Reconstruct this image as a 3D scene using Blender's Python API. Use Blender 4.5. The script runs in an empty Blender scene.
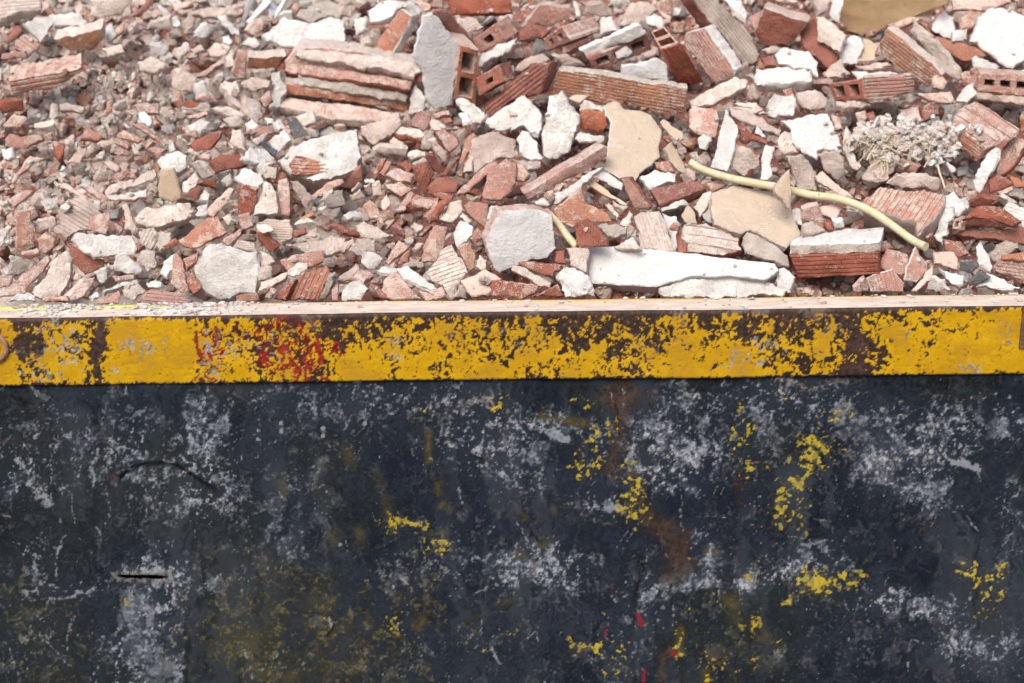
import bpy, math, random
import numpy as np
from mathutils import Vector, Matrix, noise as mnoise
from mathutils.geometry import delaunay_2d_cdt
from mathutils.bvhtree import BVHTree

random.seed(11)
rng = np.random.default_rng(11)
scene = bpy.context.scene
COL = scene.collection

# ------------------------------------------------------------------ camera
W_PX, H_PX = 1024, 683
F_PX = 1650.0                       # focal length in pixels
PITCH = math.radians(20.0)
ROLL = math.radians(0.67)
DIST = 3.0
AIM = Vector((0.0, 0.0, -0.056))
FWD = Vector((0, math.cos(PITCH), -math.sin(PITCH)))
RIGHT0 = Vector((1, 0, 0))
UP0 = RIGHT0.cross(FWD)
RIGHT = (RIGHT0 * math.cos(ROLL) - UP0 * math.sin(ROLL)).normalized()
UP = RIGHT.cross(FWD).normalized()
CAM = AIM - FWD * DIST
cam_data = bpy.data.cameras.new('camera')
cam = bpy.data.objects.new('camera', cam_data)
COL.objects.link(cam)
cam.matrix_world = Matrix(((RIGHT.x, UP.x, -FWD.x, CAM.x), (RIGHT.y, UP.y, -FWD.y, CAM.y),
                           (RIGHT.z, UP.z, -FWD.z, CAM.z), (0, 0, 0, 1)))
cam_data.sensor_width = 36.0
cam_data.lens = 36.0 * F_PX / W_PX
cam_data.clip_end = 500
cam_data.clip_start = 0.05
cam_data.dof.use_dof = True
cam_data.dof.focus_distance = 3.04
cam_data.dof.aperture_fstop = 2.6
scene.camera = cam

# ------------------------------------------------------------------ light (bright overcast)
SUN_EL, SUN_AZ = math.radians(50), math.radians(-158)   # azimuth measured from +Y, clockwise
world = bpy.data.worlds.new('World')
scene.world = world
world.use_nodes = True
wn = world.node_tree
for n in list(wn.nodes):
    wn.nodes.remove(n)
sky = wn.nodes.new('ShaderNodeTexSky')
sky.sky_type = 'NISHITA'
sky.sun_disc = False
sky.sun_elevation = SUN_EL
sky.sun_rotation = SUN_AZ
sky.air_density = 1.0
sky.dust_density = 5.0
sky.ozone_density = 0.6
bg = wn.nodes.new('ShaderNodeBackground')
bg.inputs['Strength'].default_value = 0.095
wo = wn.nodes.new('ShaderNodeOutputWorld')
wn.links.new(sky.outputs[0], bg.inputs[0])
wn.links.new(bg.outputs[0], wo.inputs[0])
sun_data = bpy.data.lights.new('sun', 'SUN')
sun_data.energy = 1.5
sun_data.angle = math.radians(30)
sun_data.color = (1.0, 0.965, 0.92)
sun = bpy.data.objects.new('sun', sun_data)
COL.objects.link(sun)
sdir = Vector((math.sin(SUN_AZ) * math.cos(SUN_EL), math.cos(SUN_AZ) * math.cos(SUN_EL), math.sin(SUN_EL)))
sun.rotation_euler = sdir.to_track_quat('Z', 'Y').to_euler()
sun.location = sdir * 10
vs = scene.view_settings
vs.view_transform = 'Standard'
vs.look = 'None'
vs.exposure = 0.99
vs.gamma = 1.0
vs.use_curve_mapping = False
scene.render.resolution_x = W_PX
scene.render.resolution_y = H_PX

# ------------------------------------------------------------------ pixel <-> space helpers
def ray(px, py):
    d = FWD + RIGHT * ((px - W_PX / 2) / F_PX) - UP * ((py - H_PX / 2) / F_PX)
    return d.normalized()

def project(co):
    v = np.asarray(co, float) - np.array(CAM)
    z = v @ np.array(FWD)
    return np.stack([W_PX / 2 + F_PX * (v @ np.array(RIGHT)) / z, H_PX / 2 - F_PX * (v @ np.array(UP)) / z], -1)

HEAP_Y0, HEAP_SLOPE = 0.085, 0.64
def heap_z(x, y):
    t = y - HEAP_Y0
    b = 0.045 * mnoise.noise((x * 2.1, y * 2.1, 3.3)) + 0.018 * mnoise.noise((x * 7, y * 7, 9.1))
    b *= min(1.0, max(0.0, t * 5))
    z = -0.062 + HEAP_SLOPE * t + b
    if y > 1.05:
        z -= (y - 1.05) * 0.55
    return z

def heap_hit(px, py):
    d = ray(px, py)
    t = 2.6
    prev = t
    while t < 6.5:
        p = CAM + d * t
        if p.z < heap_z(p.x, p.y):
            lo, hi = prev, t
            for _ in range(12):
                m = (lo + hi) / 2
                p = CAM + d * m
                if p.z < heap_z(p.x, p.y):
                    hi = m
                else:
                    lo = m
            return hi, d
        prev = t
        t += 0.02
    return 3.9, d

# ------------------------------------------------------------------ numpy value noise (for wear maps)
def vnoise(x, y, seed=0):
    xi = np.floor(x).astype(np.int64); yi = np.floor(y).astype(np.int64)
    xf = x - xi; yf = y - yi
    def h(a, b):
        v = (a * 374761393 + b * 668265263 + seed * 1442695041) & 0x7fffffff
        v = ((v ^ (v >> 13)) * 1274126177) & 0x7fffffff
        v = v ^ (v >> 16)
        return (v & 0xffff) / 65535.0
    u = xf * xf * (3 - 2 * xf); w = yf * yf * (3 - 2 * yf)
    return (h(xi, yi) * (1 - u) + h(xi + 1, yi) * u) * (1 - w) + (h(xi, yi + 1) * (1 - u) + h(xi + 1, yi + 1) * u) * w

def fbm(x, y, s, seed=0, octs=4):
    r = 0; a = 1; t = 0
    for o in range(octs):
        r = r + a * vnoise(x / s + 17.3 * o, y / s + 5.1 * o, seed + o)
        t += a; a *= 0.55; s *= 0.5
    return r / t

# ------------------------------------------------------------------ node helpers
class NT:
    def __init__(self, name):
        self.m = bpy.data.materials.new(name)
        self.m.use_nodes = True
        self.t = self.m.node_tree
        for n in list(self.t.nodes):
            self.t.nodes.remove(n)
        self.out = self.t.nodes.new('ShaderNodeOutputMaterial')
        self.b = self.t.nodes.new('ShaderNodeBsdfPrincipled')
        self.t.links.new(self.b.outputs[0], self.out.inputs[0])
    def put(self, sock, v):
        if isinstance(v, bpy.types.NodeSocket):
            self.t.links.new(v, sock)
        elif isinstance(v, (tuple, list)) and len(v) == 3 and sock.type == 'RGBA':
            sock.default_value = (*v, 1)
        else:
            sock.default_value = v
    def math(self, op, a, b=0.0, clamp=False):
        n = self.t.nodes.new('ShaderNodeMath'); n.operation = op; n.use_clamp = clamp
        self.put(n.inputs[0], a); self.put(n.inputs[1], b)
        return n.outputs[0]
    def mix(self, f, a, b, mode='MIX'):
        n = self.t.nodes.new('ShaderNodeMix'); n.data_type = 'RGBA'; n.blend_type = mode
        self.put(n.inputs[0], f); self.put(n.inputs[6], a); self.put(n.inputs[7], b)
        return n.outputs[2]
    def noise(self, vec, scale, detail=3.0, rough=0.55, dist=0.0):
        n = self.t.nodes.new('ShaderNodeTexNoise')
        self.put(n.inputs['Vector'], vec)
        n.inputs['Scale'].default_value = scale
        n.inputs['Detail'].default_value = detail
        n.inputs['Roughness'].default_value = rough
        n.inputs['Distortion'].default_value = dist
        return n.outputs[0]
    def voro(self, vec, scale, feature='F1'):
        n = self.t.nodes.new('ShaderNodeTexVoronoi'); n.feature = feature
        self.put(n.inputs['Vector'], vec); n.inputs['Scale'].default_value = scale
        return n.outputs[0]
    def step(self, v, lo, hi, smooth=True):
        n = self.t.nodes.new('ShaderNodeMapRange')
        n.interpolation_type = 'SMOOTHSTEP' if smooth else 'LINEAR'
        self.put(n.inputs[0], v); n.inputs[1].default_value = lo; n.inputs[2].default_value = hi
        n.inputs[3].default_value = 0.0; n.inputs[4].default_value = 1.0
        return n.outputs[0]
    def objvec(self, jitter=True):
        tc = self.t.nodes.new('ShaderNodeTexCoord')
        if not jitter:
            return tc.outputs['Object']
        oi = self.t.nodes.new('ShaderNodeObjectInfo')
        self.rand = oi.outputs['Random']
        n = self.t.nodes.new('ShaderNodeVectorMath'); n.operation = 'ADD'
        mul = self.math('MULTIPLY', self.rand, 37.0)
        self.t.links.new(tc.outputs['Object'], n.inputs[0]); self.t.links.new(mul, n.inputs[1])
        return n.outputs[0]
    def mapscale(self, vec, s):
        n = self.t.nodes.new('ShaderNodeVectorMath'); n.operation = 'MULTIPLY'
        self.t.links.new(vec, n.inputs[0]); n.inputs[1].default_value = s
        return n.outputs[0]
    def attr(self, name):
        n = self.t.nodes.new('ShaderNodeAttribute'); n.attribute_name = name
        s = self.t.nodes.new('ShaderNodeSeparateColor')
        self.t.links.new(n.outputs['Color'], s.inputs[0])
        return s.outputs[0], s.outputs[1], s.outputs[2], n.outputs['Alpha']
    def bump(self, h, strength, dist, prev=None):
        n = self.t.nodes.new('ShaderNodeBump')
        n.inputs['Strength'].default_value = strength
        n.inputs['Distance'].default_value = dist
        self.put(n.inputs['Height'], h)
        if prev is not None:
            self.t.links.new(prev, n.inputs['Normal'])
        return n.outputs[0]
    def upness(self):
        g = self.t.nodes.new('ShaderNodeNewGeometry')
        s = self.t.nodes.new('ShaderNodeSeparateXYZ')
        self.t.links.new(g.outputs['Normal'], s.inputs[0])
        return s.outputs[2]
    def finish(self, col, rough, normal=None, metal=0.0, spec=0.3):
        self.put(self.b.inputs['Base Color'], col)
        self.put(self.b.inputs['Roughness'], rough)
        self.put(self.b.inputs['Metallic'], metal)
        self.b.inputs['Specular IOR Level'].default_value = spec
        if normal is not None:
            self.t.links.new(normal, self.b.inputs['Normal'])
        return self.m

def lin(r, g, b):
    f = lambda c: (c / 255 / 12.92) if c / 255 <= 0.04045 else ((c / 255 + 0.055) / 1.055) ** 2.4
    return (f(r), f(g), f(b))

def rubble_mat(name, c1, c2, dust, dustcol, dustamt, speck=0.0, bump=1.0, var=0.25):
    n = NT(name)
    v = n.objvec()
    big = n.noise(v, 22, 4, 0.6)
    mid = n.noise(v, 75, 5, 0.65)
    fine = n.noise(v, 420, 3, 0.6)
    col = n.mix(n.step(big, 0.34, 0.66), c1, c2)
    col = n.mix(n.math('MULTIPLY', n.step(mid, 0.5, 0.75), 0.4), col, n.mix(0.5, c1, (0.02, 0.015, 0.012)))
    # settled mortar dust: a patchy film, thicker on faces that look up
    d = n.math('ADD', n.math('MULTIPLY', n.math('ADD', big, mid), 0.5), n.math('MULTIPLY', n.math('SUBTRACT', fine, 0.5), 0.55))
    d = n.math('ADD', d, n.math('MULTIPLY', n.upness(), 0.07))
    d = n.math('ADD', d, n.math('MULTIPLY', n.math('SUBTRACT', n.rand, 0.5), 0.16))
    dm = n.math('MULTIPLY', n.step(d, 0.69 - dust * 0.32, 0.81 - dust * 0.32), dustamt)
    col = n.mix(dm, col, dustcol)
    if speck:
        sp = n.step(n.voro(v, 170), 0.16, 0.08)
        spm = n.math('MULTIPLY', n.math('MULTIPLY', sp, n.step(mid, 0.42, 0.6)), speck)
        col = n.mix(spm, col, lin(232, 224, 212))
    br = n.math('ADD', 1 - var / 2, n.math('MULTIPLY', n.rand, var))
    hsv = n.t.nodes.new('ShaderNodeHueSaturation')
    n.put(hsv.inputs['Value'], br); n.put(hsv.inputs['Color'], col)
    n.put(hsv.inputs['Saturation'], n.math('ADD', 0.9, n.math('MULTIPLY', n.math('FRACT', n.math('MULTIPLY', n.rand, 7.31)), 0.22)))
    h = n.math('ADD', n.math('MULTIPLY', mid, 0.7), n.math('MULTIPLY', fine, 0.35))
    h = n.math('ADD', h, n.math('MULTIPLY', dm, 0.15))
    h = n.math('ADD', h, n.math('MULTIPLY', n.noise(v, 190, 5, 0.7), 0.45))
    return n.finish(hsv.outputs[0], 0.93, n.bump(h, 0.85 * bump, 0.010), spec=0.15)

DUST = lin(212, 196, 185)
M = {}
M['R'] = rubble_mat('terracotta_broken', lin(162, 108, 94), lin(136, 84, 71), 0.5, DUST, 0.6, 0.5)
M['D'] = rubble_mat('terracotta_dusty', lin(192, 148, 136), lin(168, 119, 106), 0.75, DUST, 0.75, 0.4)
M['B'] = rubble_mat('brick_tan', lin(172, 126, 102), lin(152, 106, 86), 0.55, DUST, 0.72, 0.3)
M['C'] = rubble_mat('mortar_cream', lin(210, 194, 184), lin(184, 164, 153), 0.55, lin(224, 214, 207), 0.75, 0.2)
M['G'] = rubble_mat('mortar_grey', lin(196, 186, 176), lin(168, 155, 145), 0.5, lin(220, 213, 205), 0.7, 0.2)
M['W'] = rubble_mat('plaster_white', lin(222, 219, 215), lin(202, 196, 190), 0.5, lin(230, 228, 226), 0.8, 0.0)
M['P'] = rubble_mat('plaster_painted', lin(206, 205, 205), lin(196, 194, 193), 0.4, lin(214, 211, 208), 0.7, 0.0, 0.7, 0.06)
M['T'] = rubble_mat('board_beige', lin(186, 169, 149), lin(176, 158, 138), 0.4, lin(200, 188, 174), 0.7, 0.0, 0.5, 0.1)
M['K'] = rubble_mat('cardboard', lin(190, 164, 128), lin(180, 152, 116), 0.1, lin(210, 190, 160), 0.4, 0.0, 0.15, 0.05)
M['S'] = rubble_mat('slate_dark', lin(120, 118, 120), lin(100, 98, 100), 0.5, lin(190, 182, 174), 0.6, 0.0)
M['Q'] = rubble_mat('orange_brick', lin(184, 128, 105), lin(160, 102, 82), 0.5, lin(214, 192, 176), 0.7, 0.3)

def plain_mat(name, col, rough=0.6, metal=0.0, nscale=90, amt=0.25, col2=None, bump=0.2):
    n = NT(name)
    v = n.objvec()
    c = n.mix(n.math('MULTIPLY', n.step(n.noise(v, nscale, 4, 0.6), 0.4, 0.7), amt), col, col2 or tuple(x * 0.6 for x in col))
    return n.finish(c, rough, n.bump(n.noise(v, nscale * 3, 3), bump, 0.002), metal)

M['steel'] = plain_mat('galvanised_steel', lin(186, 190, 196), 0.5, 0.25, 60, 0.5, lin(205, 205, 208))
M['conduit'] = plain_mat('conduit_plastic', lin(180, 172, 140), 0.6, 0.0, 45, 0.8, lin(200, 188, 165))
M['black'] = plain_mat('dark_plastic', lin(52, 56, 66), 0.6, 0.0, 60, 0.4, lin(120, 118, 116))
M['straw'] = plain_mat('straw', lin(180, 166, 142), 0.8, 0.0, 40, 0.6, lin(212, 202, 186))

# ------------------------------------------------------------------ object helpers
def link(o, parent=None):
    COL.objects.link(o)
    if parent is not None:
        o.parent = parent
    return o

def mesh_obj(name, verts, faces, mats, fmat=None, parent=None, smooth=40):
    me = bpy.data.meshes.new(name)
    me.from_pydata([tuple(v) for v in verts], [], faces)
    for m in mats:
        me.materials.append(M[m] if isinstance(m, str) else m)
    if fmat is not None:
        me.polygons.foreach_set('material_index', fmat)
    if smooth:
        me.polygons.foreach_set('use_smooth', [True] * len(me.polygons))
        me.set_sharp_from_angle(angle=math.radians(smooth))
    me.update()
    return link(bpy.data.objects.new(name, me), parent)

def tag(o, label=None, cat=None, group=None, kind=None):
    if label: o['label'] = label
    if cat: o['category'] = cat
    if group: o['group'] = group
    if kind: o['kind'] = kind
    return o

def empty(name, loc):
    o = bpy.data.objects.new(name, None)
    o.empty_display_size = 0.02
    o.location = loc
    return link(o)

def box_data(x0, x1, y0, y1, z0, z1):
    v = [(x0, y0, z0), (x1, y0, z0), (x1, y1, z0), (x0, y1, z0), (x0, y0, z1), (x1, y0, z1), (x1, y1, z1), (x0, y1, z1)]
    f = [(0, 3, 2, 1), (4, 5, 6, 7), (0, 1, 5, 4), (1, 2, 6, 5), (2, 3, 7, 6), (3, 0, 4, 7)]
    return v, f

def tube_data(path, rad, seg=8, corr=None):
    """swept tube along a list of Vectors; corr = alternating radius factor"""
    V, F = [], []
    prev = None
    for i, p in enumerate(path):
        a = path[max(i - 1, 0)]; b = path[min(i + 1, len(path) - 1)]
        t = (b - a).normalized()
        s = prev - t * prev.dot(t) if prev is not None else t.orthogonal()
        s.normalize(); prev = s
        u = t.cross(s)
        r = rad if not isinstance(rad, (list, tuple)) else rad[i]
        if corr and i % 2: r *= corr
        for k in range(seg):
            an = 2 * math.pi * k / seg
            V.append(p + s * (math.cos(an) * r) + u * (math.sin(an) * r))
    for i in range(len(path) - 1):
        for k in range(seg):
            k2 = (k + 1) % seg
            F.append((i * seg + k, i * seg + k2, (i + 1) * seg + k2, (i + 1) * seg + k))
    F.append(tuple(range(seg))[::-1]); F.append(tuple((len(path) - 1) * seg + k for k in range(seg)))
    return V, F

# ================================================================== the setting: the ground under the skip
def ground():
    n = NT('asphalt')
    v = n.objvec(False)
    c = n.mix(n.noise(v, 60, 4), lin(62, 62, 62), lin(88, 86, 84))
    m = n.finish(c, 0.95, n.bump(n.noise(v, 150, 3), 0.5, 0.01))
    o = mesh_obj('ground', [(-60, -60, -1.42), (60, -60, -1.42), (60, 60, -1.42), (-60, 60, -1.42)], [(0, 1, 2, 3)], [m], smooth=0)
    tag(o, kind='structure')
ground()

# ================================================================== the skip: wear maps and paint
def seg_dist(X, Y, x0, y0, x1, y1):
    dx, dy = x1 - x0, y1 - y0
    t = np.clip(((X - x0) * dx + (Y - y0) * dy) / (dx * dx + dy * dy + 1e-9), 0, 1)
    return np.hypot(X - x0 - t * dx, Y - y0 - t * dy)

def blob(X, Y, cx, cy, rx, ry, a, ang=0.0):
    c, s = math.cos(math.radians(ang)), math.sin(math.radians(ang))
    u = ((X - cx) * c + (Y - cy) * s) / rx
    w = (-(X - cx) * s + (Y - cy) * c) / ry
    return a * np.exp(-(u * u + w * w))

def stroke(X, Y, pts, wd, a):
    d = np.full(X.shape, 1e9)
    for (p, q) in zip(pts[:-1], pts[1:]):
        d = np.minimum(d, seg_dist(X, Y, *p, *q))
    return a * np.exp(-(d / wd) ** 2)

SKIP = empty('skip_container', (0, 0.9, -1.42))
tag(SKIP, 'battered dark blue steel rubble skip with chipped yellow rim', 'skip')
def skip_part(name, verts, faces, mats, parent=SKIP, smooth=30):
    off = Vector((0, 0.9, -1.42))
    return mesh_obj(name, [Vector(v) - off for v in verts], faces, mats, parent=parent, smooth=smooth)

RIM_H, RIM_D, WALL_Y = 0.132, 0.074, 0.009
XL, XR = -1.75, 1.75
WALL_BOTTOM = -1.3

def wall_fields(X, Y):
    X0, Y0 = X, Y
    w1 = lambda sc, sd: (fbm(X0, Y0, sc, sd, 4) - 0.5) * 2
    Xs, Ys = X0 + 5 * w1(26, 41) + 2.2 * w1(7, 43), Y0 + 5 * w1(26, 45) + 2.2 * w1(7, 47)     # for strokes
    X, Y = X0 + 14 * w1(60, 51) + 12 * w1(18, 53), Y0 + 12 * w1(60, 55) + 12 * w1(18, 57)         # for patches
    w = np.zeros(X.shape); ye = w.copy(); ru = w.copy(); ol = w.copy()
    na = w.copy(); li = w.copy(); da = w.copy(); pk = w.copy()
    for a in [(205,445,22,55,.34),(130,430,45,45,.16),(22,470,26,32,.24),(60,440,50,35,.12),(140,480,60,30,.12),(195,500,32,22,.22),
              (300,400,60,18,.16),(365,400,22,20,.22),(420,392,45,16,.18),(310,450,70,40,.10),(270,510,60,30,.12),(480,440,40,26,.34),
              (508,432,32,16,.34),(460,400,50,14,.16),(530,465,30,22,.16),(520,490,40,20,.12),(560,430,22,12,.22),(595,505,22,14,.26),
              (670,395,36,14,.26),(655,440,55,26,.36),(640,460,30,22,.28),(700,450,22,14,.3),(690,480,34,16,.2),(770,395,50,16,.3),
              (760,440,40,40,.14),(820,405,40,22,.26),(900,460,45,20,.36),(925,455,25,14,.32),(880,480,34,20,.26),(930,495,30,18,.26),
              (905,420,70,20,.2),(960,430,24,22,.2),(1012,425,16,20,.3),(1010,500,22,30,.16),(790,570,45,16,.3),(830,575,22,26,.22),
              (885,600,26,14,.34),(920,608,36,16,.3),(948,615,22,14,.3),(960,650,26,16,.3),(1000,655,34,20,.26),(780,650,26,14,.14),
              (150,600,30,70,.2),(140,620,16,60,.2),(165,578,14,8,.5),(143,569,28,4,.5),(195,590,14,6,.6),(60,590,30,14,.2),(40,560,22,26,.16),(35,640,40,30,.18),  # the thin flat patch over the slit paints a gleam along its lip
              (290,545,26,16,.16),(400,575,40,24,.14),(470,560,60,20,.14),(560,570,36,24,.34),(545,560,22,14,.26),(505,570,12,18,.3),
              (640,610,34,36,.18),(655,585,30,14,.2),(700,585,20,9,.34),(745,575,12,8,.5),(620,660,24,20,.22),(470,640,60,24,.14),
              (390,660,50,20,.12),(700,545,16,30,.24),(240,580,60,30,.08),(850,540,60,20,.08),(870,650,50,30,.08),(1000,560,30,40,.1)]:
        w += blob(X, Y, *a[:4], a[4])
    # bare vertical wash below the slot
    for cx, wd, a in [(122, 6, .2), (150, 10, .22), (172, 5, .3), (140, 4, .25), (98, 6, .16)]:
        w += a * np.exp(-((X - cx - 3 * fbm(X, Y, 40, 5)) / wd) ** 2) * np.clip((Y - 572) / 15, 0, 1)
    for a in [(495,403,6,6,.75),(500,408,5,5,.6),(503,396,4,5,.6),(581,401,9,6,.85),(425,410,4,4,.6),(594,433,5,6,.6),(613,428,5,10,.6),
              (592,448,5,6,.6),(597,461,5,7,.6),(578,465,8,14,.5),(585,470,8,8,.5),(634,478,9,14,.62),(627,498,8,16,.48),(630,510,8,10,.52),(640,518,8,12,.5),
              (400,522,16,5,.62),(412,526,14,4,.6),(432,545,9,6,.62),(447,550,10,5,.62),(442,538,6,3,.6),(390,518,6,10,.4),
              (585,650,12,6,.68),(600,648,8,6,.6),(572,636,6,8,.45),(612,672,12,7,.6),(604,615,6,4,.5),(620,650,6,14,.4),
              (740,430,6,24,.45),(750,432,5,9,.6),(746,470,4,8,.5),(737,445,8,12,.5),(760,475,10,8,.4),(828,450,13,9,.62),(818,462,12,12,.42),
              (795,470,10,22,.42),(800,485,12,20,.40),(780,505,8,16,.42),(797,520,10,16,.34),(828,418,10,8,.42),(852,414,6,5,.55),(815,442,10,7,.5),(775,398,10,6,.35),(790,408,6,8,.35),
              (822,580,13,9,1.15),(816,584,13,6,.6),(845,574,8,6,.6),(857,581,8,6,.62),(747,576,7,5,.7),(980,580,12,8,.46),(995,583,9,9,.48),(985,596,11,9,.42),
              (970,568,10,6,.45),(1003,575,7,10,.5),(980,612,7,9,.55),(845,405,5,5,.4),(1000,652,4,4,.5),(775,647,7,6,.5),(786,600,8,6,.4),(810,610,8,12,.35),
              (690,545,4,10,.6),(678,645,5,14,.6),(706,675,5,14,.6),(720,600,20,8,.2),(752,625,14,18,.24),(700,640,14,10,.2),(735,664,20,8,.24),(690,615,10,6,.2),
              (395,625,8,10,.42),(345,608,5,4,.4),(325,620,4,4,.4),(170,640,5,8,.4),(185,632,10,5,.36),(125,601,5,4,.4),(505,632,10,5,.3),(465,646,6,6,.35),(490,655,6,5,.35)]:
        ye += blob(Xs, Ys, *a[:2], a[2] * 1.3, a[3] * 1.3, min(a[4], 1.2) * (.62 if a[4] < 1 else 1))
    # smeared yellow streaks (soft, not chips) are kept in a separate channel
    for (pts, wd, a) in [([(427,430),(428,458)],2.2,.8),([(437,480),(440,492)],3,.6),([(445,506),(450,510)],3,.8),([(378,472),(379,485)],3,.5),
                         ([(348,452),(350,462)],4,.5),([(281,483),(283,492)],3,.7),([(540,418),(585,423)],2.6,.8),([(385,500),(388,515)],4,.4),
                         ([(512,555),(520,553)],2.5,.6),([(540,548),(550,546)],3,.6),([(432,533),(447,534)],2,.8),([(330,535),(332,545)],4,.5),([(358,532),(362,545)],4,.45),
                         ([(517,510),(521,520)],3,.6),([(552,508),(554,514)],2,.5),([(679,632),(679,652)],3,.8),([(708,668),(709,683)],2.4,.8),([(725,600),(732,604)],3,.6),
                         ([(710,554),(718,553)],3,.5),([(500,602),(515,601)],3,.35),([(258,675),(270,672)],4,.4),([(285,680),(292,676)],4,.4),([(420,627),(425,620)],3,.6),
                         ([(735,600),(735,615)],5,.35),([(760,640),(768,636)],4,.4),([(770,665),(776,662)],4,.35),([(315,600),(330,604)],5,.3),([(240,650),(256,640)],7,.3)]:
        ol += stroke(Xs, Ys, pts, wd * 1.5, a) * 1.0
    olb = np.zeros(X.shape)
    for a in [(300,640,130,60,.5),(270,590,60,40,.3),(380,640,60,40,.28),(40,640,60,50,.3),(20,610,30,30,.26),(230,650,40,40,.36),(330,675,60,20,.4),
              (420,590,30,40,.22),(300,480,50,40,.14),(730,640,70,50,.28),(640,400,60,16,.18),(560,520,30,16,.16),(820,590,30,20,.2),(500,620,40,30,.16),
              (940,630,30,30,.14),(775,480,20,50,.2),(600,520,20,16,.2),(410,420,20,14,.14),(440,470,14,14,.2),(330,460,40,30,.12)]:
        olb += blob(X, Y, *a[:4], a[4])
    for (pts, wd, a) in [([(622,388),(622,420),(616,450),(610,470)],10,.95),([(612,395),(640,392)],14,.5),([(632,480),(640,505),(652,520),(665,530)],9,.75),([(650,525),(672,535),(678,560)],14,.85),
                         ([(690,530),(682,560)],7,.6),([(663,655),(660,683)],5,.9),([(666,655),(672,650)],4,.7),([(615,578),(612,600)],2.4,.8),([(737,478),(742,505)],6,.6),([(510,490),(524,492)],5,.4),
                         ([(578,450),(588,468)],6,.5),([(0,442),(50,443)],2.5,.45),([(535,550),(533,565)],4,.45),([(525,585),(535,572)],4,.5)]:
        ru += stroke(Xs, Ys, pts, wd, a * .85)
    ru += blob(X0, Y0, 113, 478, 5, 4.5, 1.1)
    for a in [(382,538,6,6,.4),(322,675,25,12,.3),(425,600,16,30,.26),(670,575,20,16,.45),(850,462,40,16,.2),(800,410,40,12,.26),(740,560,20,14,.2),
              (205,485,9,4,.5),(930,522,12,4,.4),(935,630,10,4,.45),(946,672,10,4,.45),(700,660,20,14,.3),(640,396,24,10,.4),(560,400,40,10,.14)]:
        ru += blob(X, Y, *a[:4], a[4])
    for a in [(400,460,45,50,.8),(445,490,50,40,.5),(540,480,60,40,.7),(620,520,40,30,.6),(700,500,34,60,.75),(720,440,20,40,.5),(560,620,50,30,.7),(500,520,60,30,.5),
              (740,540,40,20,.5),(860,430,30,50,.5),(1000,450,30,60,.35),(930,540,60,40,.25),(640,540,30,14,.6),(60,430,50,30,.12),(800,540,40,30,.3)]:
        na += blob(X, Y, *a[:4], a[4])
    for (pts, wd, a) in [([(28,385),(60,410),(80,418)],2.2,.6),([(18,460),(32,485),(46,503)],3,.7),([(98,450),(94,475),(94,485)],1.6,.7),([(122,448),(113,460),(108,472)],1.4,.5),
                         ([(106,490),(108,510),(103,525)],1.6,.4),([(540,430),(570,438)],3,.8),([(545,436),(568,441)],1.3,.9),([(597,506),(618,511)],3,.8),([(695,448),(722,455)],3,.8),
                         ([(950,461),(978,466)],3,.85),([(955,465),(980,469)],1.3,.9),([(470,600),(512,565)],1.6,.4),([(32,555),(38,570)],1.8,.7),([(64,535),(56,555),(57,578)],1.5,.6),([(25,590),(55,586)],3,.6),
                         ([(15,598),(60,598),(95,590)],1.2,.5),([(76,615),(66,640)],1.3,.5),([(185,655),(183,680)],1.3,.5),([(115,660),(116,676)],1.6,.5),([(465,560),(510,556)],2.4,.5),
                         ([(145,640),(142,665)],1.6,.5),([(128,505),(133,520)],1.2,.3),([(770,545),(830,543)],1.6,.35),([(700,420),(735,398)],1.5,.3),([(612,598),(640,610)],2.5,.4)]:
        li += stroke(Xs, Ys, pts, wd * 1.3, a)
    for (x, y) in [(258,431),(258,439),(281,423),(281,431),(323,428),(323,436),(365,423),(393,587),(340,545),(955,440),(1010,397),(890,420)]:
        li += blob(X0, Y0, x, y, 1.7, 1.7, 1.5)
    for (pts, wd, a) in [([(122,478),(132,469),(145,465),(162,464),(178,468),(190,476),(205,485),(214,489)],1.9,1.2),([(200,484),(214,490)],4,.7),([(639,560),(636,600)],3,1),
                         ([(96,405),(100,440)],6,.6),([(112,490),(114,520)],5,.4),([(436,478),(430,482)],6,.5),([(512,392),(600,389)],5,.45),([(690,391),(760,389)],3,.5),
                         ([(870,384),(1024,381)],7,.55),([(0,395),(90,400)],9,.35),([(330,478),(336,486)],12,.45),([(170,392),(175,430)],10,.35)]:
        da += stroke(Xs, Ys, pts, wd, a)
    for a in [(470,405,60,14,.4),(500,440,30,20,.3),(645,455,30,18,.4),(905,462,30,14,.45),(800,385,70,8,.8),(420,590,24,30,.4),(560,465,20,14,.2),(880,480,26,16,.3),(850,445,14,10,.3),
              (185,600,16,8,.4),(160,575,40,6,.5),(505,572,10,8,.4),(900,610,40,12,.25)]:
        pk += blob(X, Y, *a[:4], a[4])
    R_ = np.random.default_rng(5)
    for i in range(620):
        cx, cy = R_.uniform(-10, 1034), R_.uniform(376, 690)
        L = R_.uniform(3, 9) * (3 if R_.random() < .12 else 1)
        an = math.radians(R_.normal(90, 26) if R_.random() < .6 else R_.uniform(0, 180))
        x0, y0, x1, y1 = cx - L * math.cos(an), cy - L * math.sin(an), cx + L * math.cos(an), cy + L * math.sin(an)
        m = (X0 > min(x0, x1) - 6) & (X0 < max(x0, x1) + 6) & (Y0 > min(y0, y1) - 6) & (Y0 < max(y0, y1) + 6)
        if m.any():
            wd = R_.uniform(.7, 1.5)
            val = R_.uniform(.15, .5) * np.exp(-(seg_dist(Xs[m], Ys[m], x0, y0, x1, y1) / wd) ** 2)
            if R_.random() < .8:
                li[m] += val
            else:
                da[m] += val * 1.6
    return dict(w=w, ye=ye, ru=ru, ol=ol, olb=olb, na=na, li=li, da=da, pk=pk, Xs=Xs, Ys=Ys)

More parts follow.
